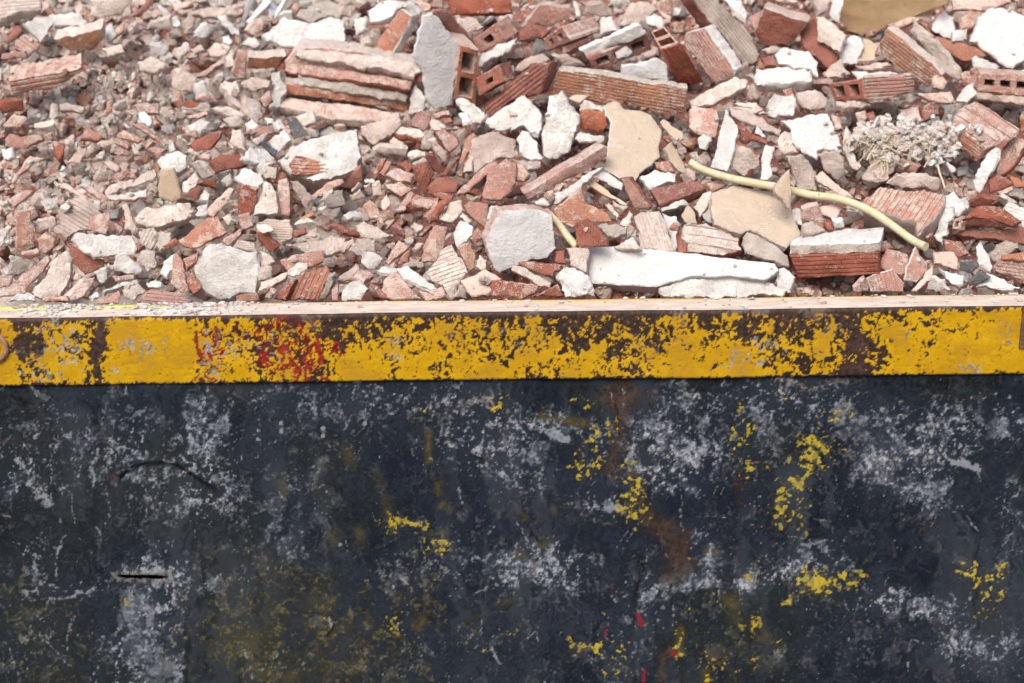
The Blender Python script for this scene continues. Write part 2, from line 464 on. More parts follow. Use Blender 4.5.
# --- equalised noise: n_eq(...) is close to uniform in 0..1, so a density is the share of surface covered
def rfbm(x, y, s, seed, octs=4, gain=0.6):
    r = 0; a = 1.0; t2 = 0; c, sn = math.cos(0.6), math.sin(0.6)
    for o in range(octs):
        r = r + a * (vnoise(x / s + 13.7 * o, y / s - 7.9 * o, seed + o) - 0.5)
        t2 += a * a; a *= gain; s *= 0.52
        x, y = c * x - sn * y, sn * x + c * y
    return r / math.sqrt(t2) / 0.215
def n_eq(z):
    return 0.5 * (1 + np.tanh(0.7978845608 * (z + 0.044715 * z ** 3)))
def sstep(v, lo, hi):
    t = np.clip((v - lo) / (hi - lo), 0, 1)
    return t * t * (3 - 2 * t)
def lay(col, mask, rgb):
    c = np.array(lin(*rgb)) if not isinstance(rgb, np.ndarray) else rgb
    return col * (1 - mask[..., None]) + c * mask[..., None]
def lmix(m, a, b):
    return np.array(lin(*a)) * (1 - m[..., None]) + np.array(lin(*b)) * m[..., None]

def wall_colour(X, Y):
    SLOT = (117, 168, 576.0)
    f = wall_fields(X, Y)
    wx, wy = X + 4 * rfbm(X, Y, 14, 101, 3), Y + 4 * rfbm(X, Y, 14, 105, 3)
    zA = rfbm(wx, wy, 55, 110, 6, .62); zB = rfbm(wx, wy, 13, 120, 5, .72); zC = rfbm(X, Y, 3.4, 130, 3, .75)
    zS = rfbm(wx + .12 * wy, wy * .38, 6, 140, 4, .7)
    zD = rfbm(X, Y, 2.0, 150, 2, .7)
    uB, uC, uD = n_eq(zB), n_eq(zC), n_eq(zD)
    uM = n_eq((zB * .75 + zC * .65 + zS * .25) / 1.03)
    uF = n_eq((zB * .35 + zC * .85 + zD * .35) / .98)
    uL = n_eq((zA * .8 + zB * .5) / .95)
    c = lmix(uL, (27, 36, 49), (47, 55, 66))
    c = lay(c, np.clip(f['na'] * .9, 0, .9), (36, 43, 61))
    c = lay(c, .5 * sstep(n_eq(rfbm(X, Y, 120, 160, 3)), .5, .8) * (1 - np.clip(f['na'], 0, 1)), (42, 49, 50))
    c = c * (0.60 + 0.66 * uM)[..., None] * (0.80 + 0.40 * uD)[..., None]
    # pale wear: a soft film and small flecks everywhere, denser where scraped and at the gleam painted on the slit lip
    low = np.clip(f['w'] * 1.5, 0, 1.3)
    on = sstep(low, .03, .30)
    smear = n_eq(rfbm(wx, wy * .13, 16, 145, 4, .65))
    c = lay(c, .30 * sstep(smear * (.35 + .8 * n_eq(rfbm(X, Y, 110, 175, 3))), .40, .95), (86, 93, 103))
    gen = .20 * sstep(n_eq(rfbm(X, Y, 60, 170, 4)), .35, .95) + .10 * on
    c = lay(c, .45 * sstep(gen - n_eq((zC * .7 + zD * .4 + zB * .4 + zS * .3) / .95), -.06, .20), (96, 103, 112))
    c = lay(c, .50 * on * sstep(low * .9 - n_eq((zA * .55 + zB * .7 + zC * .35 + zS * .3) / 1.0), -.45, .60), (104, 112, 126))
    tint = np.clip(f['pk'], 0, 1)
    pale = lmix(tint, (166, 175, 188), (184, 171, 164))
    m = .78 * on * sstep(low * .66 - n_eq((zB * .6 + zC * .6 + zD * .35 + zS * .2) / .96), -.26, .44)
    c = c * (1 - m[..., None]) + pale * m[..., None]
    c = lay(c, .6 * sstep(tint, .05, .4) * sstep(tint * .75 - uM, -.25, .5), (136, 125, 119))
    c = lay(c, .85 * on * sstep(low * .17 - uF, -.02, .07), (214, 219, 226))
    # grime
    olb = np.clip(f['olb'], 0, .8)
    c = lay(c, .46 * sstep(olb, .02, .25) * sstep(olb * 1.15 - n_eq(zB * .8 + zC * .6), -.45, .6), (88, 86, 60))
    c = lay(c, .42 * sstep(olb * .18 - n_eq(zC * .9 + zB * .45), -.03, .08), (136, 126, 70))
    c = lay(c, np.clip(f['ol'] * (.15 + .6 * uM), 0, .6), (128, 112, 36))
    c = lay(c, .72 * sstep(f['ru'], .05, .35) * sstep(f['ru'] * 1.15 - uM * .9, -.3, .5), np.asarray(lmix(uC, (58, 42, 34), (104, 80, 62))))
    # strokes
    c = lay(c, .75 * sstep(f['li'], .04, .3) * sstep(f['li'] * 1.0 - uF * .85, -.15, .5), (176, 183, 192))
    c = lay(c, .85 * sstep(f['da'], .04, .3) * sstep(f['da'] - uM * .6, -.1, .5), (24, 25, 27))
    # white specks
    sp = n_eq(rfbm(X, Y, 2.3, 180, 1)); reg = n_eq(rfbm(X, Y, 45, 190, 3))
    c = lay(c, .75 * sstep(.004 + .022 * reg ** 4 + .02 * low - sp, -.004, .012), (192, 192, 188))
    # old yellow paint
    uY = n_eq((rfbm(X, Y, 4.2, 200, 2, .5) * .85 + zD * .35 + zB * .35) / .98)
    m = .95 * sstep(f['ye'] * .66 - .01 - uY, -.05, .10) * (f['ye'] > .08)
    c = lay(c, .5 * sstep(f['ye'], .03, .2) * sstep(f['ye'] * 1.1 - uM, -.1, .6), (104, 98, 60))
    c = c * (1 - m[..., None]) + lmix(uC, (176, 154, 56), (230, 206, 64)) * m[..., None]
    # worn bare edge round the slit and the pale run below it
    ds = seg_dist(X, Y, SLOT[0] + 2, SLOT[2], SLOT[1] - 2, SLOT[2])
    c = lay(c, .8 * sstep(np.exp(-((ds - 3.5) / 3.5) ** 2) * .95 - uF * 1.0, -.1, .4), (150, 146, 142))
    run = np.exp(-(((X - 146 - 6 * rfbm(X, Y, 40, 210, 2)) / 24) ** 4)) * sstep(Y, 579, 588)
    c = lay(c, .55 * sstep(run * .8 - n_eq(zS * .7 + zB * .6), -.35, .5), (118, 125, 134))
    # a few red marks
    for pts in ([(637,613),(641,626)], [(644,667),(643,679)], [(606,630),(607,636)], [(672,652),(676,655)]):
        c = lay(c, .8 * (stroke(f['Xs'], f['Ys'], pts, 1.8, 1) > .4), (160, 44, 52))
    return c, m

def rim_colour(X, Y, zt):
    chip, red, gre, drk = rim_fields(X, Y, zt)
    wx, wy = X + 2 * rfbm(X, Y, 9, 301, 3), Y + 2 * rfbm(X, Y, 9, 305, 3)
    zA = rfbm(wx, wy, 22, 310, 4, .6); zB = rfbm(wx, wy, 3.9, 320, 3, .6); zC = rfbm(X, Y, 2.2, 330, 2, .7)
    uM = n_eq((zB * .8 + zC * .3 + zA * .5) / .99); uF = n_eq((zC * .8 + zB * .6)); uA = n_eq(zA)
    uR = n_eq((rfbm(wx * 1.3, wy * .6, 6, 340, 4, .7) * .8 + zC * .6))
    uW = n_eq((rfbm(wx, wy, 4.6, 350, 3, .62) * .85 + zC * .5))
    c = lmix(uA, (232, 182, 10), (216, 166, 12)) * (.93 + .12 * n_eq(zC))[..., None]
    c = lay(c, .35 * sstep(uA, .7, .95), (196, 150, 50))
    chm = sstep(chip - uM, -.01, .05)
    brown = lmix(uF, (52, 38, 33), (92, 70, 60))
    edge = sstep(chip + .07 - uM, -.01, .05) * (1 - chm)
    c = c * (1 - .45 * edge[..., None]) + np.array(lin(150, 104, 30)) * .45 * edge[..., None]
    c = c * (1 - chm[..., None]) + brown * chm[..., None]
    c = lay(c, chm * .6 * sstep(n_eq(zA + zC * .3), .82, .95), (128, 116, 108))
    rem = .92 * sstep(red * .8 - uR, -.02, .12) * (red > .08)
    c = c * (1 - rem[..., None]) + lmix(uF, (120, 14, 28), (176, 28, 40)) * rem[..., None]
    grm = .9 * sstep(gre - uW, -.01, .07) * (gre > .06)
    c = c * (1 - grm[..., None]) + lmix(uF, (134, 130, 124), (214, 212, 208)) * grm[..., None]
    dk = .92 * sstep(drk - .75 * uM, .0, .35)
    c = c * (1 - dk[..., None]) + brown * dk[..., None]
    return c, chm

def painted_material(name, rough, spec, bump):
    """paint colours and chip depth come per vertex from the wear maps; the nodes add grain below that scale"""
    n = NT(name)
    v = n.objvec(False)
    a = n.t.nodes.new('ShaderNodeAttribute'); a.attribute_name = 'paint'
    n_f = n.noise(v, 320, 4, 0.7); n_m = n.noise(v, 90, 4, 0.65)
    g = n.math('ADD', 0.82, n.math('MULTIPLY', n_f, 0.36))
    vm = n.t.nodes.new('ShaderNodeVectorMath'); vm.operation = 'SCALE'
    n.t.links.new(a.outputs['Color'], vm.inputs[0]); n.t.links.new(g, vm.inputs['Scale'])
    h = n.math('ADD', n.math('MULTIPLY', n_f, 0.4), n.math('MULTIPLY', n_m, 0.3))
    h = n.math('ADD', h, n.math('MULTIPLY', a.outputs['Alpha'], 0.8))
    return n.finish(vm.outputs[0], rough, n.bump(h, bump, 0.002), spec=spec)

PAINT_GAIN = 0.62        # the picture colours above are as exposed; this turns them into base colours
def set_paint(me, col, height, gain=PAINT_GAIN):
    a = me.attributes.new('paint', 'FLOAT_COLOR', 'POINT')
    arr = np.concatenate([np.clip(col, 0, 1).reshape(-1, 3) * gain, np.asarray(height).reshape(-1, 1)], 1).astype(np.float32)
    a.data.foreach_set('color', arr.ravel())

def set_attr(me, name, chans):
    a = me.attributes.new(name, 'FLOAT_COLOR', 'POINT')
    arr = np.stack([np.asarray(c, np.float32).ravel() for c in chans], -1).astype(np.float32)
    a.data.foreach_set('color', arr.ravel())

SLOT = (117, 168, 576.0, 2.8)       # pixel extent of the slit in the wall
def build_wall():
    # fine grid where the photograph sees the wall, welded to coarse strips outside
    xs = np.concatenate([np.arange(XL, -1.065, 0.010), np.arange(-1.06, 1.0601, 0.0022), np.arange(1.07, XR, 0.010), [XR]])
    zs = np.concatenate([np.arange(WALL_BOTTOM, -0.805, 0.010), np.arange(-0.80, -RIM_H + 0.02, 0.0022)])
    Xg, Zg = np.meshgrid(xs, zs)
    dent = 0.012 * (fbm(Xg * 100, Zg * 100, 38, 3, 3) - 0.5) + 0.003 * (fbm(Xg * 100, Zg * 100, 9, 8, 3) - 0.5)
    co = np.stack([Xg, WALL_Y + dent, Zg], -1)
    pp = project(co.reshape(-1, 3)).reshape(Xg.shape + (2,))
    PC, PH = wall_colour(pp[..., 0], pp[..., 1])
    groove = stroke(pp[..., 0], pp[..., 1], [(122,478),(132,469),(145,465),(162,464),(178,468),(190,476),(205,485),(214,489)], 2.2, 1)
    # the dragged groove and the bent lip of the slit are real relief
    co[..., 1] += 0.004 * groove
    x0, x1, sy, sh = SLOT
    u = (pp[..., 0] - (x0 + x1) / 2) / ((x1 - x0) / 2)
    near = np.clip(1 - np.abs(u) ** 4, 0, 1)
    lip = np.exp(-((pp[..., 1] - (sy - 4)) / 4.0) ** 2) * near
    co[..., 1] -= 0.006 * lip
    inside = (np.abs(u) < 1) & (np.abs(pp[..., 1] - sy - 0.8 * u) < sh * np.clip(1 - u ** 6, 0, 1) * (0.75 + 0.5 * vnoise(pp[..., 0] / 7, pp[..., 1] * 0, 4)))
    ny, nx = Xg.shape
    idx = np.arange(nx * ny).reshape(ny, nx)
    fin = inside[:-1, :-1] & inside[1:, 1:]
    q = np.stack([idx[:-1, :-1], idx[:-1, 1:], idx[1:, 1:], idx[1:, :-1]], -1)[~fin]
    off = np.array((0, 0.9, -1.42))
    me = bpy.data.meshes.new('side_panel')
    me.from_pydata((co.reshape(-1, 3) - off).tolist(), [], q.tolist())
    me.materials.append(painted_material('skip_blue_paint', 0.8, 0.08, 0.45))
    me.polygons.foreach_set('use_smooth', [True] * len(me.polygons))
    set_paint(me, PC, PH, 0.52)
    o = link(bpy.data.objects.new('side_panel', me), SKIP)
    o['label'] = 'scuffed dark blue steel side panel with flecks of old yellow paint'
build_wall()

def rim_fields(X, Y, zt):
    """X, Y pixels; zt 0 (top edge) .. 1 (bottom edge)"""
    w1 = lambda sc, sd: (fbm(X0, Y0, sc, sd, 4) - 0.5) * 2
    X0, Y0 = X, Y
    X, Y = X + 7 * w1(24, 81) + 3 * w1(8, 83), Y + 4 * w1(24, 85) + 2 * w1(8, 87)
    # how much of the yellow is gone, along the length
    xs = [-60, 0, 20, 32, 45, 60, 90, 98, 104, 112, 190, 200, 228, 240, 262, 300, 345, 370, 420, 470, 520, 560, 600, 640, 680, 720, 760, 800, 825, 850, 868, 880, 900, 940, 1015, 1060]
    up = [.3, .35, .6, .7, .6, .45, .3, .9, .9, .2, .06, .3, .35, .25, .55, .8, .8, .55, .42, .62, .68, .72, .72, .7, .6, .6, .72, .8, .85, .8, .62, .42, .36, .22, .12, .1]
    lo = [.1, .12, .25, .3, .3, .15, .2, .5, .3, .12, .08, .3, .35, .2, .4, .45, .25, .16, .16, .28, .3, .22, .25, .5, .22, .2, .22, .34, .48, .7, .6, .32, .2, .16, .08, .1]
    cu, cl = np.interp(X, xs, up), np.interp(X, xs, lo)
    k = np.clip((zt - 0.25) / 0.35, 0, 1)
    chip = (cu * (1 - k) + cl * k ) ** 1.1 * (1 + .12 * (X > 290) * (X < 880))
    chip = np.clip(chip - .05, 0.01, 1)
    chip += 0.9 * np.exp(-(zt / 0.05) ** 2) + 0.5 * np.exp(-((1 - zt) / 0.04) ** 2)
    for a in [(22,345,9,14,.9),(40,345,5,20,.7),(30,355,16,8,.3),(99,345,4,30,.7),(95,360,5,20,.3),(862,345,12,8,.5),(858,368,12,6,.5),(700,362,10,3,.2),(605,350,30,5,.35),(655,340,16,6,.3),(665,350,20,7,.4),
              (580,345,10,3,.4),(570,362,14,4,.2),(500,355,8,3,.2)]:
        chip += blob(X, Y, *a[:4], a[4])
    red = np.zeros(X.shape)
    for a in [(212,345,14,34,.42),(198,350,2.5,18,.9),(220,372,6,8,.4),(268,340,22,12,.42),(285,355,28,18,.5),(275,365,14,14,.3),(305,360,9,24,.5),(318,355,4,14,.6),(300,325,26,10,.42),(340,345,10,8,.42),(258,362,8,8,.5),(240,325,10,6,.3),(328,378,6,4,.3)]:
        red += blob(X, Y, *a[:4], a[4] * 1.2)
    for pts, wd, a in [([(197,333),(199,362)],1.6,.9),([(206,322),(211,352)],2.2,.6),([(204,352),(209,378)],2,.6),([(222,352),(224,378)],2.6,.6),([(216,325),(219,340)],3,.6),([(318,338),(322,366)],2,.7),([(262,350),(268,366)],3,.5)]:
        red += stroke(X0 + .3 * (X - X0), Y0, pts, wd, a)
    gre = np.zeros(X.shape)
    for a in [(60,345,16,20,.42),(75,355,16,16,.34),(48,330,10,12,.34),(30,370,12,8,.3),(50,378,14,6,.34),(135,345,20,10,.3),(118,372,10,8,.24),(150,350,20,14,.2),(212,365,12,20,.36),(215,345,12,20,.24),
              (275,345,30,20,.2),(390,345,20,14,.26),(395,350,8,18,.2),(755,355,20,14,.36),(770,345,16,6,.36),(735,365,12,8,.3),(862,348,10,5,.3),(1000,335,10,10,.36),(985,330,8,6,.3),(970,370,14,8,.36),(975,362,8,6,.3),(910,335,14,8,.2),(640,345,14,10,.16),(240,350,10,10,.16)]:
        gre += blob(X, Y, *a[:4], a[4] * .72)
    drk = blob(X, Y, 99, 330, 5, 22, 1.0) + blob(X, Y, 97, 350, 4, 24, .7) + blob(X, Y, 22, 343, 9, 16, .9) + blob(X, Y, 40, 345, 4, 22, .7)
    return chip, red, gre, drk

def rim_top_material():
    n = NT('skip_rim_top')
    v = n.objvec(False)
    yl, gr, wt, br = n.attr('wear_a')
    n_mid = n.noise(n.mapscale(v, (0.35, 1, 1)), 70, 5, 0.66)
    n_fine = n.noise(v, 240, 4, 0.7)
    base = n.mix(n.step(n_mid, 0.36, 0.64), lin(184, 168, 153), lin(200, 187, 175))
    def cover(den, ns, gain, lo, hi):
        return n.step(n.math('ADD', den, n.math('MULTIPLY', n.math('SUBTRACT', ns, 0.5), gain)), lo, hi)
    base = n.mix(n.math('MULTIPLY', cover(yl, n_mid, 1.6, 0.3, 0.6), 0.85), base, lin(206, 166, 58))
    base = n.mix(n.math('MULTIPLY', cover(gr, n_mid, 1.4, 0.25, 0.6), 0.85), base, lin(206, 214, 92))
    base = n.mix(n.math('MULTIPLY', cover(wt, n_fine, 1.6, 0.3, 0.6), 0.9), base, lin(210, 208, 206))
    base = n.mix(n.math('MULTIPLY', cover(br, n_mid, 1.6, 0.35, 0.7), 0.8), base, lin(96, 76, 62))
    spk = n.math('MULTIPLY', n.step(n_fine, 0.66, 0.74), 0.5)
    base = n.mix(spk, base, lin(150, 120, 90))
    return n.finish(base, 0.85, n.bump(n.math('ADD', n_mid, n_fine), 0.4, 0.0018), spec=0.2)

def build_rim():
    xs = np.concatenate([np.arange(XL, -1.025, 0.006), np.arange(-1.02, 1.0201, 0.0022), np.arange(1.026, XR, 0.006), [XR]])
    off = np.array((0, 0.9, -1.42))
    # cross-section: under-edge, front face, rounded top edge, top face, inner edge
    prof = [(WALL_Y + 0.012, -RIM_H), (0.004, -RIM_H), (0.0012, -RIM_H + 0.0015)]
    prof += [(0.0, z) for z in np.arange(-RIM_H + 0.004, -0.005, 0.0022)]
    prof += [(0.0006, -0.004), (0.0022, -0.0014), (0.005, 0.0)]
    nf = len(prof) - 1
    top = [(y, 0.0) for y in np.arange(0.010, RIM_D - 0.004, 0.005)] + [(RIM_D - 0.002, -0.0006), (RIM_D, -0.003), (RIM_D, -0.07)]
    prof = np.array(prof + top)
    ns, nx = len(prof), len(xs)
    X, S = np.meshgrid(xs, np.arange(ns))
    co = np.zeros((ns, nx, 3))
    co[..., 0] = X; co[..., 1] = prof[S, 0]; co[..., 2] = prof[S, 1]
    nick = (fbm(X * 100, S * 0.9, 2.2, 91, 3) - 0.5)
    co[..., 1] += 0.0007 * np.clip(nick - 0.1, 0, 1) * ((S > 0) & (S < nf + 1)) * 4
    wob = 0.0055 * (fbm(X * 100, X * 0 + S * 0.6, 24, 21, 3) - 0.5)
    co[..., 1] += wob * (S < nf + 2)
    co[..., 2] += 0.004 * (fbm(X * 100, X * 0, 30, 33, 3) - 0.5)
    idx = np.arange(ns * nx).reshape(ns, nx)
    q = np.stack([idx[:-1, :-1], idx[:-1, 1:], idx[1:, 1:], idx[1:, :-1]], -1)
    for name, lo, hi in (('rim_face', 0, nf + 1), ('rim_top', nf, ns)):
        c = co[lo:hi].reshape(-1, 3)
        ii = np.arange((hi - lo) * nx).reshape(hi - lo, nx)
        qq = np.stack([ii[:-1, :-1], ii[:-1, 1:], ii[1:, 1:], ii[1:, :-1]], -1).reshape(-1, 4)
        me = bpy.data.meshes.new(name)
        me.from_pydata((c - off).tolist(), [], qq.tolist())
        pp = project(c); Xp, Yp = pp[:, 0], pp[:, 1]
        if name == 'rim_face':
            me.materials.append(painted_material('skip_yellow_paint', 0.6, 0.2, 0.28))
            PC, PH = rim_colour(Xp, Yp, np.clip(-c[:, 2] / RIM_H, 0, 1))
            set_paint(me, PC, 1 - PH, 0.57)
        else:
            me.materials.append(rim_top_material())
            t = np.clip(c[:, 1] / RIM_D, 0, 1)      # 0 front .. 1 back
            back = np.exp(-((1 - t) / 0.16) ** 2)
            yl = back * np.interp(Xp, [0, 180, 230, 330, 500, 1024], [0, .1, .6, .5, .7, .75]) + blob(Xp, Yp, 620, 296, 70, 4, .3) + 0.22 * blob(Xp, Yp, 560, 304, 120, 5, 1)
            gr = np.exp(-((0.82 - t) / 0.16) ** 2) * np.interp(Xp, [-30, 0, 60, 90, 110, 160, 175], [.8, .9, .8, .6, .9, .8, 0])
            wt = np.interp(Xp, [30, 45, 75, 85, 130, 150, 200, 240, 260], [0, .5, .5, .2, .3, .62, .62, .3, 0]) * np.exp(-((t - 0.45) / 0.4) ** 2)
            br = 0.9 * np.exp(-(t / 0.035) ** 2) + 0.35 * np.exp(-((1 - t) / 0.04) ** 2)
            set_attr(me, 'wear_a', (yl, gr, wt, br))
        me.polygons.foreach_set('use_smooth', [True] * len(me.polygons))
        o = link(bpy.data.objects.new(name, me), SKIP)
        o['label'] = 'chipped yellow rim face with brown primer and red marks' if name == 'rim_face' else 'dust covered top of the rim'
build_rim()

M['rust'] = plain_mat('rusty_steel', lin(86, 62, 50), 0.8, 0.0, 60, 0.6, lin(128, 96, 74), 0.5)
M['rustpink'] = plain_mat('rusty_ring', lin(150, 112, 92), 0.75, 0.0, 60, 0.6, lin(110, 78, 62), 0.5)
M['inside'] = plain_mat('skip_inner_steel', lin(58, 58, 60), 0.8, 0.0, 40, 0.5, lin(90, 84, 78), 0.4)

def skip_rest():
    # lifting ring on the rim at the left picture edge
    c = AIM.copy(); d = ray(-7, 347); t = -CAM.y / d.y
    c = CAM + d * t
    path = [c + Vector((math.cos(a), 0, math.sin(a))) * 0.025 + Vector((0, -0.003, 0)) for a in np.linspace(0, 2 * math.pi, 40)]
    V, F = tube_data(path, 0.0052, 8)
    skip_part('lifting_ring', V, F, ['rustpink'])
    V, F = tube_data([c + Vector((0, 0.004, 0)), c + Vector((0, -0.003, 0))], 0.012, 20)
    skip_part('ring_bolt', V, F, ['rust'])
    # dark bracket that closes the yellow band at the right
    d = ray(1020, 334); p = CAM + d * (-CAM.y / d.y)
    v, f = box_data(p.x, p.x + 0.10, -0.004, 0.006, -0.080, -0.004)
    skip_part('rim_bracket', v, f, ['rust'])
    # inside of the slit, seen as a dark pocket
    a = ray(SLOT[0] - 6, SLOT[2] - 12); b = ray(SLOT[1] + 6, SLOT[2] + 12)
    pa = CAM + a * ((WALL_Y - CAM.y) / a.y); pb = CAM + b * ((WALL_Y - CAM.y) / b.y)
    v, f = box_data(pa.x, pb.x, WALL_Y + 0.012, WALL_Y + 0.06, pb.z, pa.z)
    skip_part('slot_pocket', v, [f[0], f[1], f[3], f[4], f[5]], ['inside'])
    # other walls and floor of the skip
    for nm, bb in (('back_panel', (XL, XR, 1.78, 1.80, WALL_BOTTOM, 0.0)), ('end_panel', (XL - 0.02, XL, WALL_Y, 1.8, WALL_BOTTOM, 0.0)),
                   ('end_panel', (XR, XR + 0.02, WALL_Y, 1.8, WALL_BOTTOM, 0.0)), ('floor_plate', (XL, XR, WALL_Y, 1.78, WALL_BOTTOM - 0.02, WALL_BOTTOM - 0.001)),
                   ('inner_panel', (XL, XR, RIM_D - 0.004, RIM_D - 0.001, WALL_BOTTOM, -0.02))):
        v, f = box_data(*bb)
        skip_part(nm, v, f, ['inside'])
    for x in (-1.2, 1.1):
        v, f = box_data(x, x + 0.1, 0.05, 1.75, -1.42, WALL_BOTTOM - 0.021)
        skip_part('skid', v, f, ['inside'])
skip_rest()

# ================================================================== rubble: builder for traced pieces
ORG = {}
for _r, _y in (('a', 0), ('b', 100), ('c', 200)):
    for _i, _x in enumerate((0, 171, 342, 513, 684, 853)):
        ORG[_r + str(_i + 1)] = (_x, _y, 1 / 5.99)
ORG['px'] = (0, 0, 1.0)

def area2(p):
    return 0.5 * sum(p[i][0] * p[(i + 1) % len(p)][1] - p[(i + 1) % len(p)][0] * p[i][1] for i in range(len(p)))

def cdt(pts, loops, otype=1, extra=()):
    edges, faces, k = list(extra), [], 0
    for L in loops:
        edges += [(k + i, k + (i + 1) % L) for i in range(L)]
        k += L
    r = delaunay_2d_cdt([Vector(p) for p in pts], edges, [], otype, 1e-7)
    vc, fc = r[0], r[2]
    hp, k = [], loops[0]
    for L in loops[1:]:
        hp.append([(p[0], p[1]) for p in pts[k:k + L]]); k += L
    if hp:
        keep = []
        for f in fc:
            x = sum(vc[i].x for i in f) / len(f); y = sum(vc[i].y for i in f) / len(f)
            if not any(inside(h, x, y) for h in hp):
                keep.append(f)
        fc = keep
    return vc, fc

def loop_normals(p):
    n = []
    for i in range(len(p)):
        a, b = p[i - 1], p[(i + 1) % len(p)]
        d = Vector((b[0] - a[0], b[1] - a[1]))
        d = d.normalized() if d.length > 1e-9 else Vector((1, 0))
        n.append(Vector((d.y, -d.x)))            # outward for CCW loops
    return n

def inside(poly, x, y):
    r = False
    j = len(poly) - 1
    for i in range(len(poly)):
        xi, yi = poly[i]; xj, yj = poly[j]
        if (yi > y) != (yj > y) and x < (xj - xi) * (y - yi) / (yj - yi) + xi:
            r = not r
        j = i
    return r

def resample(poly, step):
    out = []
    for i in range(len(poly)):
        a, b = Vector(poly[i]), Vector(poly[(i + 1) % len(poly)])
        n = max(1, int(round((b - a).length / step)))
        for k in range(n):
            out.append(a.lerp(b, k / n))
    return out

def prism(poly, T, u, rough=0.8, lump=0.7, ribs=None, ribside=0.0, holes=(), step=2.8, seed=0.0, taper=0.97, backcut=0.0, spall=0.0):
    """poly: CCW list of 2-D points (metres); u = metres per pixel; returns verts, faces, face material (0 front, 1 rest)"""
    step *= u; rough *= u; lump *= u
    nz = lambda x, y, z, f: mnoise.noise((x * f / u + seed, y * f / u + seed * 1.7, z * f / u - seed))
    L0 = resample(poly, step)
    nr = loop_normals(L0)
    L = []
    for i, (p, n) in enumerate(zip(L0, nr)):
        o = rough * (1.5 * nz(p.x, p.y, 0, 0.07) + 1.1 * nz(p.x, p.y, 3, 0.2) + 0.8 * nz(p.x, p.y, 5, 0.55))
        if ribside and i % 2:
            o -= ribside * u
        L.append(p + n * o)
    nr = loop_normals(L)
    b = min(1.1 * u, T * 0.2)
    cen = Vector((sum(p.x for p in L) / len(L), sum(p.y for p in L) / len(L)))
    V, F, FM = [], [], []
    def zf(x, y):
        z = lump * (1.3 * nz(x, y, 7, 0.07) + 0.7 * nz(x, y, 1, 0.21))
        if ribs:
            dx, dy, per = ribs
            w = (-x * dy + y * dx) / (per * u)
            ph = w - math.floor(w)
            z -= (min(1.5, per * 0.3) * u) * (1.0 if ph < 0.40 else 0.0) * (0.75 + 0.5 * nz(x, y, 11, 0.05))
        return z
    def spz(x, y):
        return spall * u * max(0.0, nz(x, y, 21, 0.05) + 0.25 + 0.35 * nz(x, y, 22, 0.25)) if spall else 0.0
    ins = [p - n * b for p, n in zip(L, nr)]
    hol = []
    for h in holes:
        hh = resample(h, step * 1.2)
        hol.append([p + Vector((nz(p.x, p.y, 2, 0.2), nz(p.y, p.x, 2, 0.2))) * rough * 0.5 for p in hh])
    pts = list(ins)
    loops = [len(ins)]
    for h in hol:
        pts += h; loops.append(len(h))
    # interior points
    xs = [p.x for p in L]; ys = [p.y for p in L]
    inner = []; extra = []
    polyt = [(p.x, p.y) for p in ins]
    if ribs:
        dx, dy, per = ribs
        a = Vector((dx, dy)).normalized(); c = Vector((-a.y, a.x))
        ribs = (a.x, a.y, per)
        ext = math.hypot(max(xs) - min(xs), max(ys) - min(ys)) / 2 + 2 * u
        mid = Vector(((max(xs) + min(xs)) / 2, (max(ys) + min(ys)) / 2))
        off = mid.dot(c)
        k0, k1 = int((off - ext) / (per * u)) - 1, int((off + ext) / (per * u)) + 1
        nb = sum(loops)
        for k in range(k0, k1 + 1):
            for fr in (0.02, 0.36, 0.44, 0.96):
                w = (k + fr) * per * u
                hits = []
                for i in range(len(polyt)):
                    p, q = polyt[i], polyt[(i + 1) % len(polyt)]
                    dp, dq = p[0] * c.x + p[1] * c.y - w, q[0] * c.x + q[1] * c.y - w
                    if (dp > 0) != (dq > 0):
                        f_ = dp / (dp - dq)
                        hits.append((p[0] + (q[0] - p[0]) * f_) * a.x + (p[1] + (q[1] - p[1]) * f_) * a.y)
                hits.sort()
                for t0, t1 in zip(hits[::2], hits[1::2]):
                    t0 += 0.35 * u; t1 -= 0.35 * u
                    if t1 - t0 < 1.5 * u:
                        continue
                    m_ = max(1, int((t1 - t0) / (9 * u)))
                    for j in range(m_ + 1):
                        inner.append(c * w + a * (t0 + (t1 - t0) * j / m_))
                        if j:
                            extra.append((nb + len(inner) - 2, nb + len(inner) - 1))
    else:
        g = max(4.6 * u, math.sqrt(max(1e-9, abs(area2(polyt)))) / 16)
        y = min(ys)
        while y < max(ys):
            x = min(xs)
            while x < max(xs):
                q = Vector((x + random.uniform(-.35, .35) * g, y + random.uniform(-.35, .35) * g))
                if inside(polyt, q.x, q.y) and not any(inside([(p.x, p.y) for p in h], q.x, q.y) for h in hol):
                    inner.append(q)
                x += g
            y += g
    vc, fc = cdt(pts + inner, loops, 1, extra)
    base = len(V)
    ringa = np.array([(p.x, p.y) for p in ins])
    for p in vc:
        z = zf(p.x, p.y)
        if spall:
            d = float(np.min(np.hypot(ringa[:, 0] - p.x, ringa[:, 1] - p.y)))
            if True:
                # knocked-off edges: the surface falls away near parts of the outline
                k = max(0.0, nz(p.x, p.y, 21, 0.05) + 0.25 + 0.35 * nz(p.x, p.y, 22, 0.25))
                z -= spall * u * k * max(0.0, 1 - d / (6.5 * u))
        V.append((p.x, p.y, z))
    for f in fc:
        if len(f) > 2:
            F.append(tuple(base + i for i in f)); FM.append(0)
    # side rings
    nmid = max(1, min(4, int(T / (5 * u))))
    levels = [(0.0, b, 1.0)] + [(-b * 1.1 - (T - 2.2 * b) * k / nmid, 0.0, 1 - (1 - taper) * k / nmid) for k in range(nmid + 1)] + [(-T, b, taper)]
    rings = []
